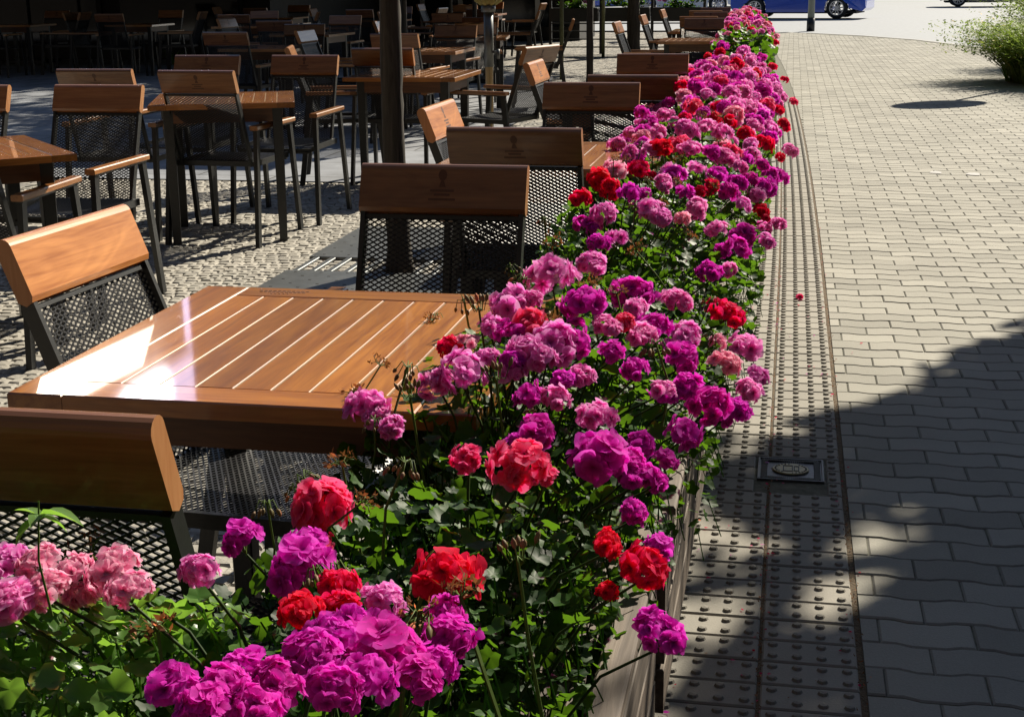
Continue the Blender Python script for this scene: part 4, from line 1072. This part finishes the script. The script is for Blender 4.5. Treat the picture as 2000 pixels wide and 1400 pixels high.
# lamp post at the kerb, round road sign over the bushes
q = at(1583, 60); t = empty('lamp_post', (q.x, q.y, 0)); tag(t, 'grey metal lamp post with a black foot at the edge of the pavement', 'lamp post')
M['pole'] = simple('pole_paint', (.211, .232, .211), .5, .2)
b = MB(); b.tube([(0, 0, .3), (0, 0, 6)], [.085, .05], 16); b.tube([(0, 0, 6), (-.3, .8, 6.3), (-.4, 1.4, 6.3)], .04, 8); b.build('pole', M['pole'], t, smooth=True)
b = MB(); b.tube([(0, 0, -.02), (0, 0, .3)], .10, 16); b.build('foot', M['black'], t, smooth=True)
b = MB(); b.box(-.55, -.25, 1.3, 1.9, 6.22, 6.3, c=.02); b.build('lantern', M['pole'], t)
t = empty('road_sign', (1.58+sd.x/sd.z*2.4, 15.94+sd.y/sd.z*2.4, 0)); tag(t, 'round road sign on a grey pole among the bushes, its oval shadow on the pavement', 'road sign')
b = MB(); b.tube([(0, 0, 0), (0, 0, 2.85)], .03, 10); b.build('pole', M['pole'], t, smooth=True)
b = MB(); n = 32; b.add([(.45*cos(2*pi*i/n), -.045, 2.4+.45*sin(2*pi*i/n)) for i in range(n)]+[(.45*cos(2*pi*i/n), -.035, 2.4+.45*sin(2*pi*i/n)) for i in range(n)], [tuple(range(n)), tuple(range(2*n-1, n-1, -1))]+[(i, i+n, (i+1) % n+n, (i+1) % n) for i in range(n)]); b.build('disc', simple('sign_blue', (.02, .12, .5), .4), t)

# big tree right of the picture: its leaves throw the broken shade on the paving
POLY = [(3.4, 9.6), (.96, 5.72), (.68, 5.26), (.43, 4.66), (.22, 4.46), (.0, 4.04), (-.17, 3.86), (-.19, 3.62), (-.06, 3.46), (.03, 3.40), (.05, 3.22), (-.005, 3.0), (-.015, 2.86), (-.09, 2.6), (-.17, 2.3), (-.24, 1.9), (-.34, .9), (-.3, -1.2), (2, -2.2), (5, 0), (5.6, 5), (5, 9)]
HOLE = [(.02, 2.78), (.05, 3.06), (.09, 3.25), (.18, 3.48), (.34, 3.72), (.42, 3.55), (.33, 3.22), (.2, 2.95)]
def inside(P, x, y):
    c = False; j = len(P)-1
    for i in range(len(P)):
        if (P[i][1] > y) != (P[j][1] > y) and x < (P[j][0]-P[i][0])*(y-P[i][1])/(P[j][1]-P[i][1])+P[i][0]: c = not c
        j = i
    return c
TX, TY = 3.5, 8.4
t = empty('tree', (TX, TY, 0)); tag(t, 'broad street tree standing outside the right edge, its shade lying across the paving', 'tree')
b = MB(); b.tube([(0, 0, -.05), (.03, 0, 1.2), (-.02, .03, 2.6), (.05, 0, 4.6), (0, 0, 6.)], [.20, .15, .13, .09, .03], 16)
for i in range(8):
    a = i*.8; L = U(1.6, 2.8); b.tube([(0, 0, 2.5+.3*i), (cos(a)*L*.5, sin(a)*L*.5, 3.3+.28*i), (cos(a)*L, sin(a)*L, 3.9+.26*i)], [.06, .04, .015], 7)
b.build('trunk', M['bark'], t, smooth=True)
b = MB(); kx, ky = sd.x/sd.z, sd.y/sd.z; m = 0
while m < 15000:
    x, y = (U(-.4, 1.7), U(.6, 6.6)) if m % 4 else (U(-.4, 5.6), U(-2.2, 9.6))
    xj, yj = x+random.gauss(0, .035), y+random.gauss(0, .05)
    if (not inside(POLY, xj, yj) or inside(HOLE, x, y)) and not (R() < .05 and y < 4.2 and x > -.45): continue
    h = U(3.5, 5.6); p = Vector((x+kx*h-TX, y+ky*h-TY, h)); s_ = U(.05, .10)
    one_leaf(b, p, s_, R()); m += 1
b.build('crown', M['tree_leaf'], t)

# street front across the road; unseen dark blocks added to cut sky light
M['facade'] = simple('grey_render', (.141, .134, .120), .85, 0., .15, .4, .1)
M['facade_dd'] = simple('dark_plaster', (.025, .021, .019), .95, 0., .3, 1., .2)
M['facade_d'] = simple('dark_brick', (.070, .046, .032), .9, 0., .3, 2., .3)
def house(x0, x1, y0, y1, h, mat, label, face):
    t = empty('town_house', ((x0+x1)/2, (y0+y1)/2, 0)); tag(t, label, 'building', 'street fronts around the square')
    b = MB(); b.box(x0, x1, y0, y1, -.04, h); local(t, b).build('wall', mat, t)
    b = MB(); b.box(x0-.3, x1+.3, y0-.3, y1+.3, h+.003, h+.6); local(t, b).build('roof', M['dark_wall'], t)
    b = MB(); n = 0
    if face == 'Y':
        x = x0+1.5
        while x < x1-2:
            z = 1
            while z < h-2: b.box(x, x+1.3, y0-.05, y0-.004, z, z+1.8); z += 3.4; n += 1
            x += 3
    else:
        y = y0+1.5; xx = x0 if face == 'X' else x1
        while y < y1-2:
            z = 1
            while z < h-2:
                if face == 'X': b.box(x0-.05, x0-.004, y, y+1.3, z, z+1.8)
                else: b.box(x1+.004, x1+.05, y, y+1.3, z, z+1.8)
                z += 3.4
            y += 3
    tag(local(t, b).build('windows', M['glass'], t), kind='stuff')
house(-36.2, -2, 80, 95, 27, M['facade_d'], 'tall brick building across the road on the left', 'Y')
house(-125, -41.2, 74, 90, 25, M['facade_d'], 'unseen brick building added at the far left to darken the table reflection', 'Y')
house(-1.5, 30, 96, 110, 11, M['facade'], 'grey rendered building across the road on the right', 'Y')
house(16, 30, -12, 30, 15, M['facade_dd'], 'unseen dark building added along the right side to cut sky light', 'X')
house(-45, -19, -24, 12, 20, M['facade_dd'], 'unseen dark building added left of the terrace to cut sky light', 'XR')
house(-18, 14, -28, -9, 24, M['facade_dd'], 'unseen dark building added behind the camera to cut sky light', 'YR')

# ================================================================ CARS
def car(x, y, deg, paint, label, L=4.3, Wd=1.75, Hh=1.48, wb=2.6, spokes=10):
    t = empty('parked_car', (x, y, 0), radians(deg)); tag(t, label, 'car', 'cars on the road')
    R0 = .325; f0 = -L/2; ax = (-wb/2-.05, wb/2-.05)
    prof = [(-L/2+.02, .42), (-L/2, .62), (-L/2+.04, .90), (-L/2+.28, 1.0), (-L/2+.75, 1.42), (-L/2+1.3, Hh), (-.1, Hh), (.62, 1.34), (1.15, .98), (1.6, .90), (L/2-.12, .74), (L/2, .55), (L/2-.02, .32), (L/2-.1, .24)]
    def arch(c, rr): return [(c+rr*cos(a), R0+rr*sin(a)) for a in [pi*k/10 for k in range(11)] if R0+rr*sin(a) >= .23]
    low = [(L/2-.1, .23)]+[(c, max(.23, z)) for c, z in arch(ax[1], .37)]+[(ax[1]-.37, .2), (ax[0]+.37, .2)]+[(c, max(.23, z)) for c, z in arch(ax[0], .37)]+[(-L/2+.1, .24)]
    ring = prof+low; n = len(ring); b = MB()
    secs = [(-Wd/2, .93), (-Wd/2+.02, .985), (-Wd/2+.16, 1), (0, 1.0), (Wd/2-.16, 1), (Wd/2-.02, .985), (Wd/2, .93)]
    vs = []
    for (yy, k) in secs:
        for (xx, z) in ring:
            tum = max(0, z-.92)*.34*(1 if yy > 0 else -1)*(abs(yy) > .1)
            vs.append((xx*(k if z > .45 else 1) if abs(yy) > Wd/2-.1 else xx, yy-tum, z))
    fs = [(i*n+k, i*n+(k+1) % n, (i+1)*n+(k+1) % n, (i+1)*n+k) for i in range(len(secs)-1) for k in range(n)]
    fs += [tuple(range(n-1, -1, -1)), tuple(range((len(secs)-1)*n, len(secs)*n))]
    b.add(vs, fs); b.build('body', paint, t)
    for s_ in (-1, 1):
        def wy(z): return s_*(Wd/2+.006-max(0, z-.92)*.34)
        for poly in ([(-1.35, .98), (-1.1, 1.36), (-.35, 1.40), (-.35, .98)], [(-.28, .98), (-.28, 1.40), (.45, 1.32), (.98, .98)]):
            b = MB(); b.add([(xx, wy(z), z) for xx, z in poly]+[(xx, wy(z)-s_*.01, z) for xx, z in poly], [(0, 1, 2, 3), (7, 6, 5, 4), (0, 4, 5, 1), (1, 5, 6, 2), (2, 6, 7, 3), (3, 7, 4, 0)]); b.build('side_window', M['glass'], t)
        b = MB(); b.box(L/2-.34, L/2-.02, s_*(Wd/2-.19)-.17, s_*(Wd/2-.19)+.155, .56, .70, c=.02); b.build('headlight', M['lamp_glass'], t)
        b = MB(); b.box(-L/2-.012, -L/2+.12, s_*(Wd/2-.2)-.15, s_*(Wd/2-.2)+.14, .66, .82, c=.02); b.build('tail_light', M['tail'], t)
    b = MB(); b.add([(.68, -.62, 1.335), (.68, .62, 1.335), (1.17, .72, .995), (1.17, -.72, .995)], [(0, 1, 2, 3)]); b.build('windscreen', M['glass'], t)
    b = MB(); b.box(-L/2+.3, L/2-.3, -Wd/2+.12, Wd/2-.12, .16, .23); b.build('sill', M['tyre'], t)
    for cx in ax:
        for s_ in (-1, 1):
            w = MB(); yo = s_*(Wd/2-.10); n2 = 24; vs = []
            for (r_, yy) in ((.20, .10), (.30, .105), (R0, .07), (R0, -.08), (.30, -.1)):
                for k in range(n2): a = 2*pi*k/n2; vs.append((cx+r_*cos(a), yo+s_*yy, R0+r_*sin(a)))
            w.add(vs, [(i*n2+k, i*n2+(k+1) % n2, (i+1)*n2+(k+1) % n2, (i+1)*n2+k) for i in range(4) for k in range(n2)])
            tyre = w.build('wheel', M['tyre'], t, smooth=True)
            r = MB()
            for k in range(spokes):
                a = 2*pi*k/spokes; r.bar((cx+.04*cos(a), yo+s_*.095, R0+.04*sin(a)), (cx+.215*cos(a+.12), yo+s_*.085, R0+.215*sin(a+.12)), .032, .02, up=(0, s_, 0))
            for k in range(n2): a, c = 2*pi*k/n2, 2*pi*(k+1)/n2; r.bar((cx+.215*cos(a), yo+s_*.09, R0+.215*sin(a)), (cx+.215*cos(c), yo+s_*.09, R0+.215*sin(c)), .025, .03, up=(0, s_, 0))
            r.add([(cx+.05*cos(2*pi*k/10), yo+s_*.11, R0+.05*sin(2*pi*k/10)) for k in range(10)], [tuple(range(10))])
            r.build('rim', M['rim'], tyre)
    return t
M['tyre'] = simple('tyre_rubber', (.018, .018, .02), .8); M['rim'] = simple('alloy', (.55, .56, .58), .35, .7)
M['lamp_glass'] = simple('lamp_glass', (.75, .78, .8), .1, .3); M['tail'] = simple('tail_lamp', (.4, .01, .01), .2)
blue = simple('blue_paint', (.02, .10, .62), .25, .1, coat=1., coatr=.04); silver = simple('dark_car_paint', (.06, .065, .07), .3, .3, coat=1., coatr=.04); white = simple('white_car_paint', (.75, .76, .78), .3, 0, coat=1.)
car(.28, 47.4, -12, blue, 'blue car with many-spoked alloy wheels on the road behind the lamp post')
car(8.0, 62.5, -3, silver, 'dark car at the top right, only its wheels and shadow in the picture')
car(-7.6, 60, 0, blue, 'second blue car far behind the railing')
car(-4.0, 54, 4, white, 'white car partly hidden behind the far dark chairs')
